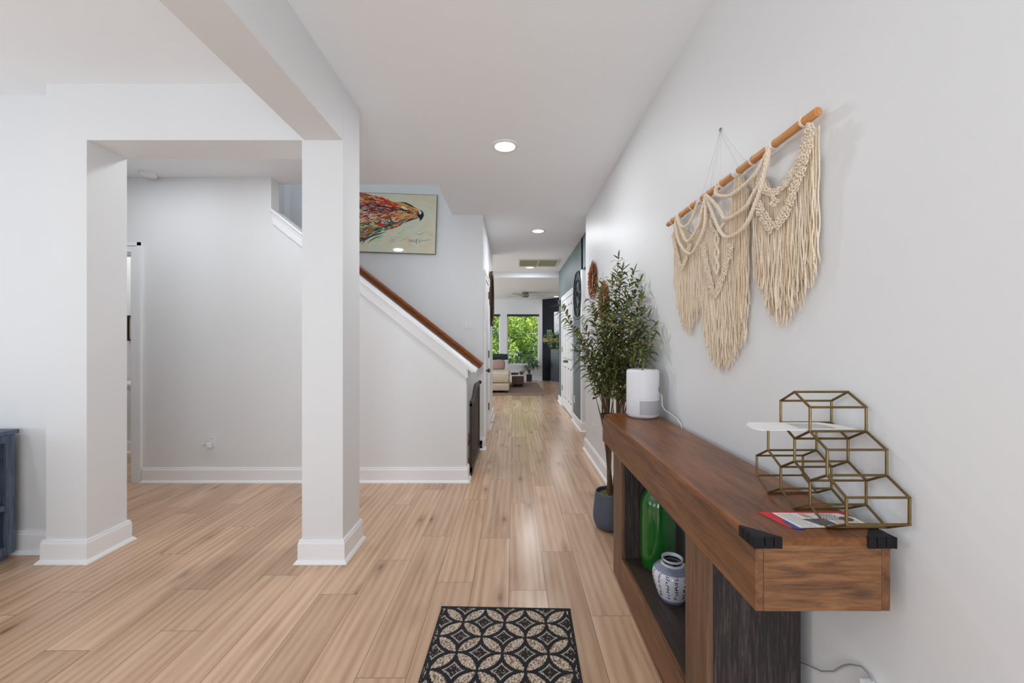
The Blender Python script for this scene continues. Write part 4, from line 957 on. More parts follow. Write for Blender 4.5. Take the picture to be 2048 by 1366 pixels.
# ------------------------------------------------------------ eagle painting
def painting():
    Wd, Ht = 1.16, .690; cx, cz = -.889 - Wd / 2, 2.630
    t = thing('framed_painting', 'glossy painting of a multicoloured eagle head hung over the stair handrail', 'painting', (cx, 4.700, cz)); t.rotation_euler = (0, math.radians(2.0), 0)
    mb = MB(); mb.bbox(-Wd / 2, Wd / 2, -.012, .0, -Ht / 2, Ht / 2, .0015); mb.build('backing_board', simple('painting_edge', (88, 78, 66), .5), t)
    m, nt, p = newmat('painted_ground'); tc = N(nt, 'ShaderNodeTexCoord'); nz = N(nt, 'ShaderNodeTexNoise', i_Scale=5.0, i_Detail=5.0); L(nt, tc.outputs['Object'], nz.inputs['Vector'])
    L(nt, ramp(nt, nz.outputs[0], [(.3, lin((214, 204, 172))), (.5, lin((218, 214, 190))), (.62, lin((206, 216, 196))), (.75, lin((222, 206, 178)))]), p.inputs['Base Color']); p.inputs['Roughness'].default_value = .05; p.inputs['Coat Weight'].default_value = .5; p.inputs['Coat Roughness'].default_value = .02
    o = MB(); o.box(-Wd / 2 + .006, Wd / 2 - .006, -.0135, -.0121, -Ht / 2 + .006, Ht / 2 - .006); o.build('picture_ground', m, t)
    pal = {'red': (196, 40, 36), 'crim': (150, 24, 44), 'orange': (212, 106, 30), 'yel': (222, 172, 50), 'mar': (72, 34, 40), 'dark': (38, 34, 42), 'green': (62, 130, 50), 'lime': (140, 190, 60), 'teal': (30, 82, 84), 'navy': (32, 44, 78), 'cream': (228, 220, 196), 'pink': (222, 150, 140), 'brown': (84, 56, 34), 'grey': (120, 120, 116), 'blue': (70, 124, 160), 'peach': (232, 160, 96)}
    keys = list(pal); mats = []
    for k in keys:
        mm = simple('pigment_' + k, pal[k], .06, noise=.15, scale=30); mats.append(mm)
    r = random.Random(17); st = MB(); K = (Ht - .006) / 1098.0; lay = [0]
    def P(x, y): return (Wd / 2 - (1440 - x) * K, (685 - y) * K)
    def stroke(pts, w0, col):
        lay[0] += 1; yy = -.01352 - lay[0] * 4e-7; a = []; b = []; n = len(pts)
        for i, (x, y) in enumerate(pts):
            dx = pts[min(i + 1, n - 1)][0] - pts[max(i - 1, 0)][0]; dy = pts[min(i + 1, n - 1)][1] - pts[max(i - 1, 0)][1]; l = math.hypot(dx, dy) or 1
            ww = w0 * (.12 + math.sin(PI * i / (n - 1))) * r.uniform(.8, 1.2) if n > 2 else w0
            a.append((x - dy / l * ww, y + dx / l * ww)); b.append((x + dy / l * ww, y - dx / l * ww))
        for i in range(n - 1):
            q = [P(*a[i]), P(*a[i + 1]), P(*b[i + 1]), P(*b[i])]
            lim = lambda v, m_: max(-m_, min(m_, v))
            q = [(lim(u, Wd / 2 - .008), lim(v, Ht / 2 - .008)) for u, v in q]
            st.quad(*[(u, yy, v) for u, v in q], keys.index(col))
    def pol(pts, col):
        lay[0] += 1; yy = -.01352 - lay[0] * 4e-7; st.poly([(P(x, y)[0], yy, P(x, y)[1]) for x, y in pts], keys.index(col))
    # soft tinted wash on the ground
    for i in range(60):
        x, y = r.uniform(250, 900), r.uniform(820, 1060); stroke([(x, y), (x + r.uniform(20, 60), y - r.uniform(5, 30)), (x + r.uniform(70, 120), y - r.uniform(10, 60))], r.uniform(1, 4), r.choice(('blue', 'yel', 'pink', 'lime', 'cream')))
    # head mass; feathers fan out to the lower left
    top = [(1115, 415), (1000, 360), (900, 300), (820, 275), (700, 285), (560, 262), (440, 215), (300, 180), (150, 150), (0, 120), (-200, 80)]
    bot = [(1115, 560), (1000, 590), (900, 640), (800, 710), (700, 770), (600, 800), (500, 830), (380, 880), (250, 950), (140, 1020), (0, 1080)]
    def edge(P_, f): x = f * (len(P_) - 1); i = min(len(P_) - 2, int(x)); g = x - i; return (P_[i][0] + (P_[i + 1][0] - P_[i][0]) * g, P_[i][1] + (P_[i + 1][1] - P_[i][1]) * g)
    def FT(s, v):   # s: 0 beak .. 1 far left, v: 0 top .. 1 bottom
        a, b = edge(top, s), edge(bot, s); return (a[0] + (b[0] - a[0]) * v, a[1] + (b[1] - a[1]) * v)
    for i in range(1250):
        s0 = r.uniform(.0, 1) ** .8; v = r.uniform(0.02, .98); ln = r.uniform(.05, .16)
        if s0 < .35: cols = ('orange', 'yel', 'brown', 'peach', 'orange', 'dark', 'yel') if v < .75 else ('brown', 'dark', 'orange')
        elif v < .22: cols = ('orange', 'red', 'yel', 'red', 'dark', 'mar')
        elif v < .42: cols = ('mar', 'dark', 'mar', 'crim', 'grey', 'red')
        elif v < .62: cols = ('crim', 'red', 'orange', 'cream', 'peach', 'mar', 'crim', 'brown')
        elif v < .80: cols = ('red', 'crim', 'teal', 'cream', 'green', 'dark', 'lime')
        else: cols = ('teal', 'navy', 'green', 'dark', 'green', 'orange', 'grey', 'teal')
        pts = [FT(min(1, s0 + ln * q / 4), min(1, max(0, v + (.06 * q / 4) * r.uniform(-.6, 1)))) for q in range(5)]
        stroke(pts, r.uniform(2, 11) * (1.0 if s0 > .3 else .6), r.choice(cols))
    for i in range(170):   # light flicks between feathers
        s0 = r.uniform(.3, 1); v = r.uniform(.1, .95); pts = [FT(min(1, s0 + .05 * q / 3), v) for q in range(4)]; stroke(pts, r.uniform(.8, 2.4), r.choice(('cream', 'cream', 'pink', 'lime', 'yel')))
    stroke([(360, 195), (440, 240), (500, 300), (600, 350), (700, 395)], 22, 'red'); stroke([(500, 290), (600, 320), (700, 370)], 9, 'orange'); stroke([(230, 330), (150, 350), (60, 385)], 22, 'crim')
    stroke([(510, 470), (550, 560), (600, 640), (660, 690)], 12, 'crim'); stroke([(240, 660), (340, 700), (440, 730), (520, 750)], 20, 'red'); stroke([(200, 790), (300, 760), (420, 770)], 12, 'lime')
    stroke([(120, 910), (200, 870), (300, 850)], 20, 'orange'); stroke([(60, 1110), (130, 1000), (260, 930), (400, 890), (500, 850)], 15, 'teal'); stroke([(170, 1080), (230, 1020), (330, 960), (470, 920)], 12, 'green')
    stroke([(700, 395), (800, 430), (900, 450), (980, 470)], 20, 'mar'); stroke([(770, 360), (840, 400), (900, 430)], 24, 'cream'); stroke([(720, 290), (850, 300), (960, 350), (1060, 400)], 13, 'dark'); stroke([(700, 300), (800, 330), (900, 360)], 9, 'yel')
    stroke([(700, 520), (800, 560), (900, 580), (1040, 560), (1110, 540)], 11, 'peach'); stroke([(820, 680), (900, 640), (1000, 600), (1130, 565)], 11, 'brown')
    stroke([(840, 490), (880, 470), (930, 480), (960, 500)], 14, 'dark'); stroke([(860, 495), (880, 480), (900, 495)], 5, 'cream'); stroke([(1000, 460), (1050, 440), (1090, 460), (1060, 520), (1010, 530)], 22, 'orange'); stroke([(1030, 470), (1060, 480), (1060, 500)], 6, 'brown')
    pol([(1100, 420), (1150, 425), (1190, 465), (1203, 520), (1180, 580), (1128, 634), (1126, 580), (1095, 560), (1075, 520), (1085, 470)], 'dark'); pol([(1098, 424), (1135, 432), (1158, 470), (1146, 505), (1112, 500)], 'cream'); stroke([(860, 460), (900, 455), (940, 470)], 6, 'yel')
    for i in range(150):
        x, y = r.uniform(150, 1300), r.uniform(140, 1050); stroke([(x, y), (x + r.uniform(1, 5), y + r.uniform(-3, 3)), (x + r.uniform(4, 9), y + r.uniform(-3, 3))], r.uniform(.6, 1.8), r.choice(('green', 'grey', 'orange', 'grey', 'crim')))
    arc = [(1040, 320), (1150, 330), (1260, 355), (1350, 400), (1420, 455)]; stroke(arc, 1.2, 'grey'); stroke([(800, 760), (900, 765), (1000, 740), (1100, 700)], 1.5, 'grey')
    stroke([(1030, 850), (1070, 860), (1120, 890), (1170, 865), (1210, 840), (1245, 800)], 4, 'grey'); stroke([(1310, 870), (1350, 885), (1410, 855)], 3, 'orange')
    # flourish in the lower corner
    x = 935
    for i in range(7): stroke([(x, 1030), (x + 12, 985), (x + 20, 1020), (x + 30, 990)], 4, 'navy'); x += 22
    stroke([(1060, 975), (1115, 968)], 4, 'blue'); stroke([(1088, 972), (1080, 1060)], 4, 'blue'); stroke([(1120, 1010), (1128, 1030), (1165, 930)], 5, 'navy')
    x = 1150
    for i in range(9): stroke([(x, 1015 - i * 4), (x + 8, 985 - i * 3), (x + 16, 1010 - i * 4), (x + 24, 995 - i * 4)], 4.5, 'blue'); x += 21
    st.build('brushwork', mats, t, fix=False)
painting()

# ------------------------------------------------------------ hall pieces: round mirror, clock, doorstop, sensor
def round_mirror():
    t = thing('round_wall_mirror', 'large round wood framed mirror edge-on on the left hall wall', 'mirror', (-.3515, 6.10, 1.897)); R = .41
    k = MB(); k.lathe([(R - .05, 0), (R, 0), (R, .035), (R - .006, .042), (R - .044, .042), (R - .05, .035)], n=56, M=Matrix.Rotation(PI / 2, 4, 'Y'))
    k.v.append(k.v[0]); k.build('frame', wood('mirror_frame_wood', (78, 44, 20), (112, 68, 34), (140, 92, 50), 'z', .4, 10, 5, knots=False), t, smooth=True)
    g = MB(); g.disc((.012, 0, 0), R - .052, 'x', 56); g.build('mirror_glass', bpy.data.materials['mirror_glass'], t)
    r_ = MB(); r_.lathe([(R + .0005, .030), (R + .006, .030), (R + .006, .046), (R - .01, .046), (R - .01, .0425)], n=56, M=Matrix.Rotation(PI / 2, 4, 'Y')); r_.build('dark_rim', M_BLACK, t, smooth=True)
round_mirror()
def clock():
    t = thing('wall_clock', 'large open black metal clock with roman numerals on the slate teal wall', 'clock', (.9715, 6.05, 1.965)); R = .345
    bk = simple('clock_black_iron', (34, 44, 44), .5, .4); MX = Matrix.Rotation(-PI / 2, 4, 'Y')
    for nm, ra, rb, h in (('outer_ring', R - .014, R, .026), ('inner_ring', R * .60, R * .62, .022)):
        k = MB(); k.lathe([(ra, .004), (rb, .004), (rb, h), (ra, h), (ra, .004)], n=56, M=MX); k.build(nm, bk, t, smooth=True)
    num = ['XII', 'I', 'II', 'III', 'IV', 'V', 'VI', 'VII', 'VIII', 'IX', 'X', 'XI']; nb = None
    for i, s in enumerate(num):
        nb = MB()
        a = PI / 2 - 2 * PI * i / 12   # clockwise seen from -x
        M = Matrix.Translation((-.024, -math.cos(a) * R * .79, math.sin(a) * R * .79)) @ Matrix.Rotation(-(PI / 2 - a) * -1, 4, 'X')
        wds = {'I': .012, 'V': .03, 'X': .03}; tot = sum(wds[c] for c in s); u = -tot / 2; hh = R * .125
        def bar(u0, v0, u1, v1, M=M, nb=nb):
            d = Vector((0, u1 - u0, v1 - v0)); nn = Vector((0, -d.z, d.y)).normalized() * .0038
            P = [Vector((0, u0, v0)) + nn, Vector((0, u1, v1)) + nn, Vector((0, u1, v1)) - nn, Vector((0, u0, v0)) - nn]
            k = len(nb.v)
            for dx in (0, .006): nb.v += [tuple(M @ (p + Vector((dx, 0, 0)))) for p in P]
            for f in ((0, 1, 2, 3), (7, 6, 5, 4), (0, 4, 5, 1), (1, 5, 6, 2), (2, 6, 7, 3), (3, 7, 4, 0)): nb.face([k + q for q in f])
        for c in s:
            w_ = wds[c]; a0, a1 = -u, -(u + w_)
            if c == 'I': bar((a0 + a1) / 2, -hh, (a0 + a1) / 2, hh)
            elif c == 'V': bar(a0, hh, (a0 + a1) / 2, -hh); bar(a1, hh, (a0 + a1) / 2, -hh)
            else: bar(a0, hh, a1, -hh); bar(a1, hh, a0, -hh)
            u += w_
        nb.build('numeral', bk, t)
    k = MB(); k.lathe([(0, .01), (.035, .01), (.035, .03), (0, .034)], n=24, M=MX)
    for a in range(4): M = Matrix.Rotation(a * PI / 2 + PI / 4, 4, 'X'); k.box(-.016, -.010, -.006, .006, .03, R * .63, 0, M)
    k.build('hub', bk, t)
    for nm, a, l in (('hour_hand', 1.0, .15), ('minute_hand', -1.1, .24)):
        h = MB(); h.box(-.040, -.036, -.007, .007, -.03, l, 0, Matrix.Rotation(a, 4, 'X')); h.build(nm, bk, t)
clock()
d = MB(); d.lathe([(0, 0), (.012, 0), (.012, .006), (.005, .008), (.005, .060), (.009, .062), (.009, .072), (0, .074)], n=14, M=Matrix.Rotation(PI / 2, 4, 'Y')); o = d.build('door_stop', M_NICKEL, None, smooth=True, loc=(-.3345, 5.94, .07)); tag(o, 'small metal door stop on the left hall baseboard', 'door stop')
o = MB().bbox(-.045, 0, -.05, .05, -.055, .055, .006).build('motion_sensor', simple('sensor_grey', (92, 94, 98), .5), None, loc=(.9712, 8.30, 2.05)); tag(o, 'small dark grey sensor box high on the teal wall beyond the double doors', 'sensor')

# ------------------------------------------------------------ door mat
def rug():
    m, nt, p = newmat('trellis_woven_mat'); tc = N(nt, 'ShaderNodeTexCoord'); s = N(nt, 'ShaderNodeSeparateXYZ'); L(nt, tc.outputs['Object'], s.inputs[0])
    wn = N(nt, 'ShaderNodeTexNoise', i_Scale=160.0, i_Detail=1.0); L(nt, tc.outputs['Object'], wn.inputs['Vector'])
    j = math_(nt, 'MULTIPLY', math_(nt, 'SUBTRACT', wn.outputs[0], .5), .05)
    PX, PY = .184, .177
    u = math_(nt, 'ADD', math_(nt, 'MULTIPLY', s.outputs[0], 1 / PX), j); v = math_(nt, 'ADD', math_(nt, 'MULTIPLY', s.outputs[1], 1 / PY), j)
    def dist(a, b):
        fu = math_(nt, 'SUBTRACT', math_(nt, 'FRACT', math_(nt, 'ADD', u, a + 20)), .5); fv = math_(nt, 'SUBTRACT', math_(nt, 'FRACT', math_(nt, 'ADD', v, b + 20)), .5)
        return math_(nt, 'SQRT', math_(nt, 'ADD', math_(nt, 'MULTIPLY', fu, fu), math_(nt, 'MULTIPLY', fv, fv)))
    d1_, d2_ = dist(0, .5), dist(.5, 0)
    far = math_(nt, 'MAXIMUM', d1_, d2_); e_ = math_(nt, 'SUBTRACT', far, .5)      # <0 petal, >0 star
    vo = N(nt, 'ShaderNodeTexVoronoi', i_Scale=1.0); mp = N(nt, 'ShaderNodeMapping'); mp.inputs['Scale'].default_value = (190, 120, 1); L(nt, tc.outputs['Object'], mp.inputs['Vector']); L(nt, mp.outputs[0], vo.inputs['Vector'])
    weave = ramp(nt, vo.outputs['Distance'], [(.15, lin((226, 212, 194))), (.45, lin((192, 172, 152))), (.75, lin((112, 96, 84)))])
    v2 = N(nt, 'ShaderNodeTexVoronoi', i_Scale=1.0); m3 = N(nt, 'ShaderNodeMapping'); m3.inputs['Scale'].default_value = (120, 95, 1); L(nt, tc.outputs['Object'], m3.inputs['Vector']); L(nt, m3.outputs[0], v2.inputs['Vector'])
    blk = lin((24, 24, 30)); crm = lin((168, 156, 146))
    speck = math_(nt, 'LESS_THAN', v2.outputs['Distance'], .26)
    inner = mixc(nt, speck, lin((34, 26, 26)), crm)
    star = mixc(nt, math_(nt, 'LESS_THAN', e_, .092), inner, crm); star = mixc(nt, math_(nt, 'LESS_THAN', e_, .062), star, blk)
    c = mixc(nt, math_(nt, 'LESS_THAN', e_, -.028), star, weave)
    ax = math_(nt, 'ABSOLUTE', s.outputs[0]); 
    bord = math_(nt, 'GREATER_THAN', ax, .288); c = mixc(nt, bord, c, mixc(nt, speck, blk, crm)); b2 = math_(nt, 'GREATER_THAN', ax, .296)
    yy = math_(nt, 'GREATER_THAN', s.outputs[1], .0935); b3 = math_(nt, 'MAXIMUM', b2, yy); c = mixc(nt, b3, c, blk)
    L(nt, c, p.inputs['Base Color']); p.inputs['Roughness'].default_value = .95
    b = N(nt, 'ShaderNodeBump', i_Strength=.9, i_Distance=.003); L(nt, vo.outputs['Distance'], b.inputs['Height']); b.invert = True; L(nt, b.outputs[0], p.inputs['Normal'])
    o = MB().bbox(-.3025, .3025, -.80, .100, .0004, .011, .004).build('door_mat', m, None, loc=(-.0385, 1.800, 0), rot=(0, 0, math.radians(-1.6))); tag(o, 'black and beige trellis patterned door mat on the oak floor', 'mat')
    MB().bbox(-.3045, .3045, .097, .1045, .0004, .0118, .003).build('bound_edge', simple('mat_binding', (26, 26, 30), .9), o)
rug()

# ------------------------------------------------------------ blue bookcase at the left frame edge
def bookcase():
    t = thing('blue_bookcase', 'distressed blue grey open bookcase at the left edge beside the white pier', 'bookcase', (-3.1, 1.85, 0))
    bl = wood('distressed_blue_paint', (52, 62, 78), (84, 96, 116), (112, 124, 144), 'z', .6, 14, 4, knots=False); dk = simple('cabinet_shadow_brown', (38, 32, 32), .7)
    def q(name, mat, *b):
        mb = MB()
        for c in b: mb.bbox(*c, .003)
        o = mb.build(name, mat, None); o.parent = t; o.matrix_parent_inverse = Matrix.Translation(-Vector(t.location)); return o
    X0, X1, Y0, Y1 = -3.27, -2.915, 1.35, 2.37
    q('top', bl, (X0 - .01, X1 + .012, Y0 - .01, Y1 + .012, .722, .746))
    for a in (Y0, Y1 - .022): q('side_panel', bl, (X0, X1 - .022, a, a + .022, .03, .7215))
    q('back_panel', dk, (X0, X0 + .01, Y0 + .023, Y1 - .023, .04, .72))
    q('face_frame', bl, (X1 - .0215, X1, Y1 - .040, Y1, .03, .7215), (X1 - .0215, X1, Y0, Y0 + .04, .03, .7215), (X1 - .0215, X1, Y0 + .041, Y1 - .041, .675, .7215), (X1 - .0215, X1, Y0 + .041, Y1 - .041, .03, .075))
    q('shelf', bl, (X0 + .011, X1 - .002, Y0 + .041, Y1 - .0415, .285, .318)); q('bottom_shelf', bl, (X0 + .011, X1 - .023, Y0 + .023, Y1 - .023, .055, .075)); q('shelf', bl, (X0 + .011, X1 - .03, Y0 + .023, Y1 - .023, .56, .572))
    for y in (Y0 + .06, Y1 - .10): q('foot', bl, (X1 - .07, X1 - .01, y, y + .06, 0, .029)); q('foot', bl, (X0 + .01, X0 + .07, y, y + .06, 0, .029))
    r = random.Random(4); y = Y1 - .072; first = True; k = 0
    specs = [((36, 60, 120), 'blue'), ((178, 30, 40), 'red'), ((230, 226, 216), 'white'), ((30, 50, 40), 'dark green'), ((196, 168, 60), 'yellow'), ((60, 60, 66), 'charcoal')]
    while k < 5:
        th = r.uniform(.026, .04); h = r.uniform(.17, .20); c, nm = specs[(k + 1) % 6]
        if k == 0: c, nm, h, th = (24, 30, 48), 'black', .19, .036
        b = thing('book', '%s spined book standing on the bottom shelf of the blue bookcase' % nm, 'book', (X1 - .10, y - th / 2, .0752), group='books on the bottom shelf of the blue bookcase')
        cv = simple('book_cover_' + nm.replace(' ', '_'), c, .45)
        mb = MB(); mb.box(-.07, .07, -th / 2, -th / 2 + .002, 0, h); mb.box(-.07, .07, th / 2 - .002, th / 2, 0, h); mb.box(.068, .07, -th / 2 + .002, th / 2 - .002, 0, h); mb.build('cover', cv, b)
        mb = MB(); mb.box(-.066, .0675, -th / 2 + .0022, th / 2 - .0022, .003, h - .003); mb.build('pages', M_PAPER, b)
        if k == 0:
            mb = MB(); mb.box(.0702, .0706, -th / 2 + .001, th / 2 - .001, h - .035, h); mb.build('spine_band', simple('spine_red', (170, 26, 40), .5), b)
            mb = MB()
            for i in range(9): mb.box(.0702, .0706, -.008, .008, .035 + i * .012, .043 + i * .012)
            mb.build('spine_lettering', simple('spine_white', (214, 214, 218), .5), b)
        y -= th + .002; k += 1
bookcase()

# ------------------------------------------------------------ bathroom glimpse
def bath():
    t = thing('pedestal_sink', 'white pedestal sink seen through the bathroom doorway', 'sink', (-3.98, 4.40, 0))
    mb = MB(); mb.bbox(-.26, .26, -.20, .19, .78, .83, .02); mb.build('basin_rim', M_WHITE, t, smooth=True)
    mb = MB(); mb.lathe([(0, .70), (.08, .705), (.14, .74), (.18, .78), (.10, .78), (0, .76)], n=28); mb.build('bowl', M_WHITE, t, smooth=True)
    mb = MB(); mb.lathe([(0, 0), (.12, 0), (.11, .04), (.075, .15), (.07, .5), (.09, .70), (0, .70)], n=24); mb.build('pedestal', M_WHITE, t, smooth=True)
    mb = MB(); mb.tube([(0, .15, .83), (0, .15, .93), (0, .10, .97), (0, .04, .96), (0, .03, .93)], .010, 10); mb.build('tap', M_NICKEL, t, smooth=True)
    a = thing('bathroom_picture', 'small cream picture with dark frame on the bathroom wall', 'picture', (-4.20, 4.598, 1.41))
    MB().bbox(-.16, .16, -.004, 0, -.14, .14, .001).build('print', simple('sepia_print', (212, 200, 176), .6), a)
    f = MB(); f.box(-.17, .17, -.02, 0, .125, .143); f.box(-.17, .17, -.02, 0, -.143, -.125); f.box(-.17, -.155, -.02, 0, -.125, .125); f.box(.155, .17, -.02, 0, -.125, .125); f.build('frame', M_BLACK, a)
    s = MB(); s.prism([(-.012, -.06), (.012, -.06), (.006, -.01), (.003, .05), (-.003, .05), (-.006, -.01)], 'y', -.0052, -.0042); o = s.build('tower_motif', simple('sepia_ink', (70, 56, 40), .6), a); o.location = (.07, 0, 0)
bath()

# ------------------------------------------------------------ living room
def fireplace():
    a = (.941, 13.098); b = (3.098, 10.94)
    mb = MB(); mb.prism([a, b, (3.098, 13.098)], 'z', 0, H2 - .001); struct('wall_fireplace', mb, M_NAVY)
    # frame of the diagonal face: origin along the wall, x to the right along the face, -y out of the face
    M = Matrix.Translation((a[0], a[1], 0)) @ Matrix.Rotation(-PI / 4, 4, 'Z')
    def fthing(name, label, cat, u, z):
        t = thing(name, label, cat); t.matrix_world = M @ Matrix.Translation((u, -.002, z)); return t
    t = fthing('fireplace', 'black fireplace surround set into the dark corner wall', 'fireplace', 1.35, 0)
    s = MB(); s.bbox(-.95, .95, -.10, 0, 0, .06, .004); s.bbox(-.95, -.62, -.06, 0, .061, 1.02, .004); s.bbox(.62, .95, -.06, 0, .061, 1.02, .004); s.bbox(-.619, .619, -.06, 0, .80, 1.02, .004); s.build('surround', simple('fireplace_black', (20, 22, 30), .3), t)
    g = MB(); g.box(-.618, .618, -.03, -.004, .062, .799); g.build('glass_front', M_GLASSDARK, t)
    t = fthing('mantel_shelf', 'chunky honey wood mantel shelf on the dark fireplace wall', 'shelf', 1.25, 1.24)
    MB().bbox(-1.05, 1.0, -.20, 0, 0, .12, .006).build('beam', wood('mantel_oak', (140, 92, 44), (176, 126, 70), (200, 152, 92), 'x', .5, 12, 3), t)
    t = fthing('photo_frame', 'small grey picture frame standing on the mantel shelf', 'picture frame', .38, 1.361)
    MB().bbox(-.10, .10, -.10, -.085, 0, .26, .003).build('frame', simple('frame_grey', (110, 114, 122), .5), t); MB().box(-.075, .075, -.102, -.1005, .03, .23).build('print', simple('frame_print', (52, 58, 70), .4, noise=.5, scale=20), t)
    t = fthing('wall_art', 'white framed abstract print with black brush strokes on the dark fireplace wall', 'picture', .93, 1.86)
    t.matrix_world = M @ Matrix.Translation((.93, -.002, 1.82))
    MB().bbox(-.42, .42, -.03, 0, -.36, .36, .003).build('frame', simple('white_frame', (214, 214, 216), .5), t)
    r = random.Random(2); st = MB()
    for i in range(26):
        x, z = r.uniform(-.34, .30), r.uniform(-.30, .26); l = r.uniform(.06, .20); an = r.uniform(.5, 1.0)
        dx, dz = math.cos(an) * l, math.sin(an) * l; w_ = r.uniform(.008, .025)
        st.poly([(max(-.38, x), -.0312 - i * 2e-5, z), (min(.38, x + dx), -.0312 - i * 2e-5, min(.33, z + dz)), (min(.38, x + dx + w_ * .3), -.0312 - i * 2e-5, min(.33, z + dz) - w_), (x + w_, -.0312 - i * 2e-5, z - w_)])
    st.build('brush_strokes', simple('art_black', (30, 32, 38), .5), t)
    for (u, lb, sd_) in ((.82, 'trailing green ivy plant spilling over the mantel shelf', 3), (.50, 'smaller pale trailing vine hanging at the left of the mantel shelf', 9)):
        t = fthing('trailing_plant', lb, 'plant', u, 1.361); r = random.Random(sd_)
        MB().lathe([(0, 0), (.05, 0), (.065, .10), (.058, .10), (.05, .03), (0, .03)], c=(0, -.10, 0), n=20).build('pot', simple('pot_dark_%d' % sd_, (60, 62, 66), .5), t, smooth=True)
        lv = MB(); sm_ = MB()
        for i in range(16 if sd_ == 3 else 8):
            an = r.uniform(0, 6.28); ln = r.uniform(.15, .62 if sd_ == 3 else .45); x, y, z = math.cos(an) * .05, -.10 + math.sin(an) * .05, .10; pts = [(x, y, z)]
            xo = math.cos(an) * r.uniform(.06, .22); yo = -.24 - r.uniform(0, .05)
            pts += [(x + xo * .5, -.16, .15), (x + xo, yo, .08)]
            n = int(ln / .05)
            for q in range(n): pts.append((x + xo + r.uniform(-.015, .015), yo, .05 - q * .05))
            sm_.tube(pts, .002, 4)
            for p in pts:
                for q in range(4):
                    c = Vector(p) + Vector((r.uniform(-.03, .03), r.uniform(-.03, .02), r.uniform(-.025, .025))); d_ = Vector((r.uniform(-1, 1), r.uniform(-1, .3), r.uniform(-1, .6))).normalized() * .03; sd2 = d_.cross(Vector((0, 1, .3))).normalized() * .014
                    lv.quad(c, c + d_ * .5 + sd2, c + d_, c + d_ * .5 - sd2, r.choice((0, 1)))
        sm_.build('vines', simple('vine_stem', (80, 96, 50), .7), t); o = lv.build('leaves', [simple('ivy_dark', (62, 104, 50), .5), simple('ivy_light', (150, 184, 92), .5)], t, fix=False); o['kind'] = 'stuff'
fireplace()
def living():
    # area rug
    rg = MB().bbox(-2.3, .75, 9.42, 12.3, .0004, .012, .004).build('area_rug', simple('taupe_rug', (142, 120, 106), .95, noise=.25, scale=24, bump=.4)); tag(rg, 'faded taupe brown area rug under the coffee table', 'rug')
    cream = simple('cream_leather', (216, 202, 180), .45, noise=.04, scale=12, bump=.2); seam = simple('seam_tan', (170, 156, 136), .6)
    t = thing('sofa', 'cream leather sectional sofa with its chaise end towards the hall', 'sofa', (-1.2, 10.6, .0125))
    def sp(n, *bs, mat=cream, b=.05):
        for q in bs: MB().bbox(*q, b).build(n, mat, t, smooth=True)
    sp('chaise_base', (-.10, 1.10, -.82, .95, .05, .235), b=.03); sp('chaise_cushion', (-.12, 1.105, -.84, .80, .24, .47), b=.06)
    sp('seat_base', (-1.4, -.11, -.1, .95, .05, .235), b=.03); sp('seat_cushion', (-1.4, -.125, -.12, .80, .24, .45), b=.06); sp('backrest', (-1.4, .95, .805, 1.05, .24, .72), b=.06)
    for x, y in ((1.02, -.74), (-.02, -.74), (1.02, .85), (-1.3, .85), (-1.3, 0)): MB().bbox(x - .03, x + .03, y - .03, y + .03, -.0, .05, .003).build('foot', M_BLACK, t)
    c = thing('throw_blanket', 'dark green rolled throw blanket on the sofa back', 'blanket', (-.55, 11.37, .822))
    rb = MB(); r = random.Random(6)
    for i in range(5):
        yo, zo = math.cos(i * 1.3) * .035, math.sin(i * 1.3) * .03
        rb.tube([(-.40 + q * .072 + r.uniform(-.01, .01), yo + r.uniform(-.01, .01), zo + r.uniform(-.01, .01)) for q in range(12)], [.03] + [.055] * 10 + [.045], 12)
    rb.build('roll', simple('dark_green_throw', (44, 58, 54), .95, noise=.4, scale=16, bump=.8), c, smooth=True)
    c = thing('sofa_cushion', 'dusty pink throw cushion leaning on the sofa back', 'cushion', (-.42, 11.25, .485))
    bm = bmesh.new(); bmesh.ops.create_uvsphere(bm, u_segments=24, v_segments=14, radius=1)
    for v in bm.verts:
        x, y, z = v.co; f = lambda q: math.copysign(abs(q) ** .55, q); v.co = Vector((f(x) * .20, y * .07, f(z) * .14 + .13))
    me = bpy.data.meshes.new('cushion_body'); bm.to_mesh(me); bm.free(); me.shade_smooth(); me.materials.append(simple('dusty_pink', (176, 148, 142), .9, bump=.3)); o = bpy.data.objects.new('cushion_body', me); COL.objects.link(o); o.parent = c; o.rotation_euler = (math.radians(-12), 0, 0)
    # coffee table
    t = thing('coffee_table', 'low dark wood block coffee table with a pale reflective top on the rug', 'coffee table', (.0, 11.6, .0125))
    wd = wood('coffee_table_wood', (58, 38, 30), (92, 64, 52), (118, 88, 72), 'x', .5, 8, 3)
    MB().bbox(-.04, .29, -.58, .58, .075, .30, .004).build('case', wd, t); MB().box(.0, .25, -.50, .50, 0, .075).build('plinth', simple('dark_plinth', (34, 26, 24), .6), t)
    MB().bbox(-.05, .30, -.60, .60, .3005, .332, .003).build('table_top', simple('pale_stone_top', (206, 210, 212), .12, coat=.4), t)
    t2 = thing('serving_tray', 'dark round edged tray on the coffee table', 'tray', (.04, 11.3, .345)); MB().lathe([(0, 0), (.10, 0), (.115, .03), (.108, .03), (.097, .008), (0, .008)], n=28).build('tray_body', simple('tray_dark', (40, 46, 52), .4), t2, smooth=True)
    t2 = thing('decorative_bowl', 'rust brown lidded bowl beside the tray on the coffee table', 'bowl', (.225, 11.2, .345)); MB().lathe([(0, 0), (.035, 0), (.06, .03), (.06, .055), (.045, .08), (.015, .09), (0, .10)], n=24).build('bowl_body', simple('rust_ceramic', (104, 66, 52), .5), t2, smooth=True)
    # window plant
    t = thing('window_plant', 'leafy dracaena in a black square pot in front of the living room window', 'potted plant', (.50, 12.78, 0))
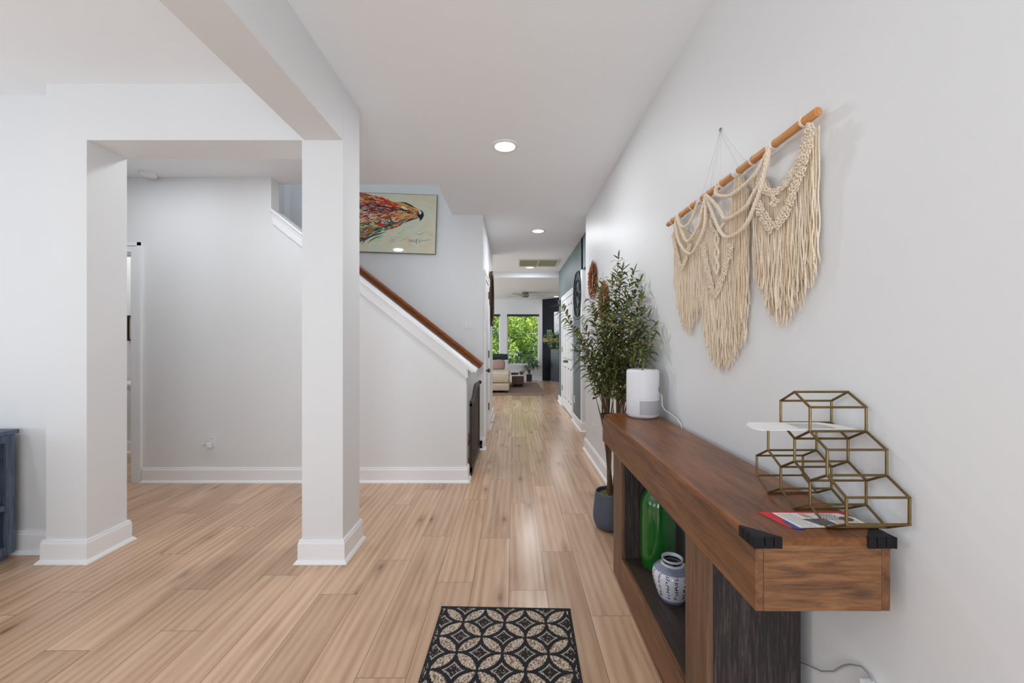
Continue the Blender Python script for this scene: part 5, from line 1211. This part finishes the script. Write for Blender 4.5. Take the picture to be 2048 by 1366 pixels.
    MB().prism([(-.085, -.085), (.085, -.085), (.085, .085), (-.085, .085)], 'z', 0, .21).build('pot', simple('black_planter', (26, 28, 30), .4), t)
    MB().box(-.075, .075, -.075, .075, .2102, .214).build('soil', simple('soil', (50, 38, 28), .95), t)
    r = random.Random(31); st = MB(); lv = MB()
    for (tx, ty, tz) in ((.10, -.03, .62), (-.10, .0, .50), (.24, -.05, .66), (.0, .02, .74)):
        st.tube([(0, 0, .21), (tx * .2, ty * .3, .35), (tx * .7, ty, tz * .8), (tx, ty, tz)], [.012, .010, .008, .005], 8)
        for i in range(46):
            an = r.uniform(0, 6.28); el = r.uniform(-.2, 1.2); ln = r.uniform(.13, .27); c = Vector((tx, ty, tz - r.uniform(0, .18))); d_ = Vector((math.cos(an) * math.cos(el), math.sin(an) * math.cos(el) * .6, math.sin(el))); sd2 = d_.cross(Vector((0, 0, 1))).normalized()
            P0 = c; pts = [c + d_ * ln * f - Vector((0, 0, ln * .75 * f * f)) for f in (0, .35, .7, 1)]
            if max(p.y for p in pts) > .27: continue
            for q in range(3):
                w0, w1 = (.006, .016, .013, .001)[q], (.006, .016, .013, .001)[q + 1]; lv.quad(pts[q] + sd2 * w0, pts[q + 1] + sd2 * w1, pts[q + 1] - sd2 * w1, pts[q] - sd2 * w0)
    st.build('stem', simple('cane_stem', (110, 84, 60), .8), t, smooth=True); o = lv.build('leaves', simple('dracaena_leaf', (52, 92, 46), .5, noise=.3, scale=8), t, fix=False); o['kind'] = 'stuff'
    # ceiling fan
    t = thing('ceiling_fan', 'low profile white ceiling fan in the living room', 'ceiling fan', (.33, 11.2, H2))
    MB().lathe([(0, -.14), (.07, -.135), (.10, -.11), (.11, -.07), (.09, -.03), (.06, -.0005), (0, -.0005)], n=28).build('motor_housing', M_NICKEL, t, smooth=True)
    for i in range(5):
        M = Matrix.Rotation(2 * PI * i / 5 + .2, 4, 'Z') @ Matrix.Rotation(math.radians(10), 4, 'X')
        MB().bbox(.13, .56, -.055, .055, -.092, -.086, .002, M=M).build('blade', simple('fan_blade_white', (214, 212, 208), .4) if i == 0 else bpy.data.materials['fan_blade_white'], t)
        MB().bbox(.07, .16, -.015, .015, -.094, -.088, .001, M=M).build('blade_arm', M_NICKEL, t)
living()

# ------------------------------------------------------------ garden beyond the windows
def garden():
    g = MB(); g.box(-25, 25, 13.4, 60, -3.2, -3.0); o = g.build('ground_lawn', simple('lawn', (86, 120, 50), .95, noise=.3, scale=2)); tag(o, kind='structure')
    def leafmat(nm, c):
        m = simple(nm, c, .5, noise=.3, scale=3); p = m.node_tree.nodes['Principled BSDF']; p.inputs['Transmission Weight'].default_value = 0
        return m
    LM = [leafmat('tree_leaf_lime', (182, 208, 86)), leafmat('tree_leaf_green', (112, 158, 62)), leafmat('tree_leaf_deep', (50, 86, 44))]
    bark = simple('tree_bark', (112, 100, 92), .9, noise=.3, scale=8)
    spec = [(-.3, 17.6, 1.2, 1.6, 0, 'bright lime leafed young tree just outside the right living room window'), (1.9, 18.6, 1.9, 1.9, 0, 'lime green tree rising at the right edge of the window view'), (-2.0, 18.2, .8, 1.8, 1, 'mid green tree behind the narrow left window'), (.6, 21.5, .6, 2.3, 1, 'mid green tree behind the lime leafed young tree'), (-1.4, 24, 2.4, 2.6, 2, 'darker tree filling the back of the window view'), (3.2, 24, 2.2, 2.6, 2, 'darker tree at the far right of the window view'), (-4.2, 21, 1.6, 2.3, 1, 'green tree far left beyond the narrow window')]
    for i, (x, y, z, R, k, lb) in enumerate(spec):
        r = random.Random(100 + i); t = thing('garden_tree', lb, 'tree', (x, y, -3.0), group='trees outside the living room windows')
        tr = MB(); tr.tube([(0, 0, 0), (.05, 0, 1.5), (0, .05, 3.2), (.1, 0, z + 3 + R * .6)], [.12, .10, .07, .02], 8)
        for q in range(7):
            a = r.uniform(0, 6.28); z0 = r.uniform(1.6, z + 3); tr.tube([(0, 0, z0), (math.cos(a) * R * .4, math.sin(a) * R * .4, z0 + .5), (math.cos(a) * R * .8, math.sin(a) * R * .8, z0 + .9)], [.04, .025, .008], 5)
        tr.build('trunk', bark, t)
        lv = MB(); blobs = [(Vector((r.gauss(0, R * .45), r.gauss(0, R * .4), z + 3 + r.gauss(0, R * .5))), r.uniform(.28, .6) * R * .55) for q in range(30)]
        for c, rr in blobs:
            for q in range(120):
                d_ = Vector((r.gauss(0, 1), r.gauss(0, 1), r.gauss(0, 1))).normalized(); p = c + d_ * rr * r.uniform(.6, 1.0)
                u = Vector((r.gauss(0, 1), r.gauss(0, 1), r.gauss(0, 1))).normalized(); v = u.orthogonal().normalized(); s_ = r.uniform(.05, .095)
                lv.quad(p + u * s_, p + v * s_ * .6, p - u * s_, p - v * s_ * .6, r.choice(((0, 0, 1), (0, 1, 1, 2), (1, 2, 2))[k]))
        o = lv.build('crown', LM, t, fix=False); o['kind'] = 'stuff'
garden()
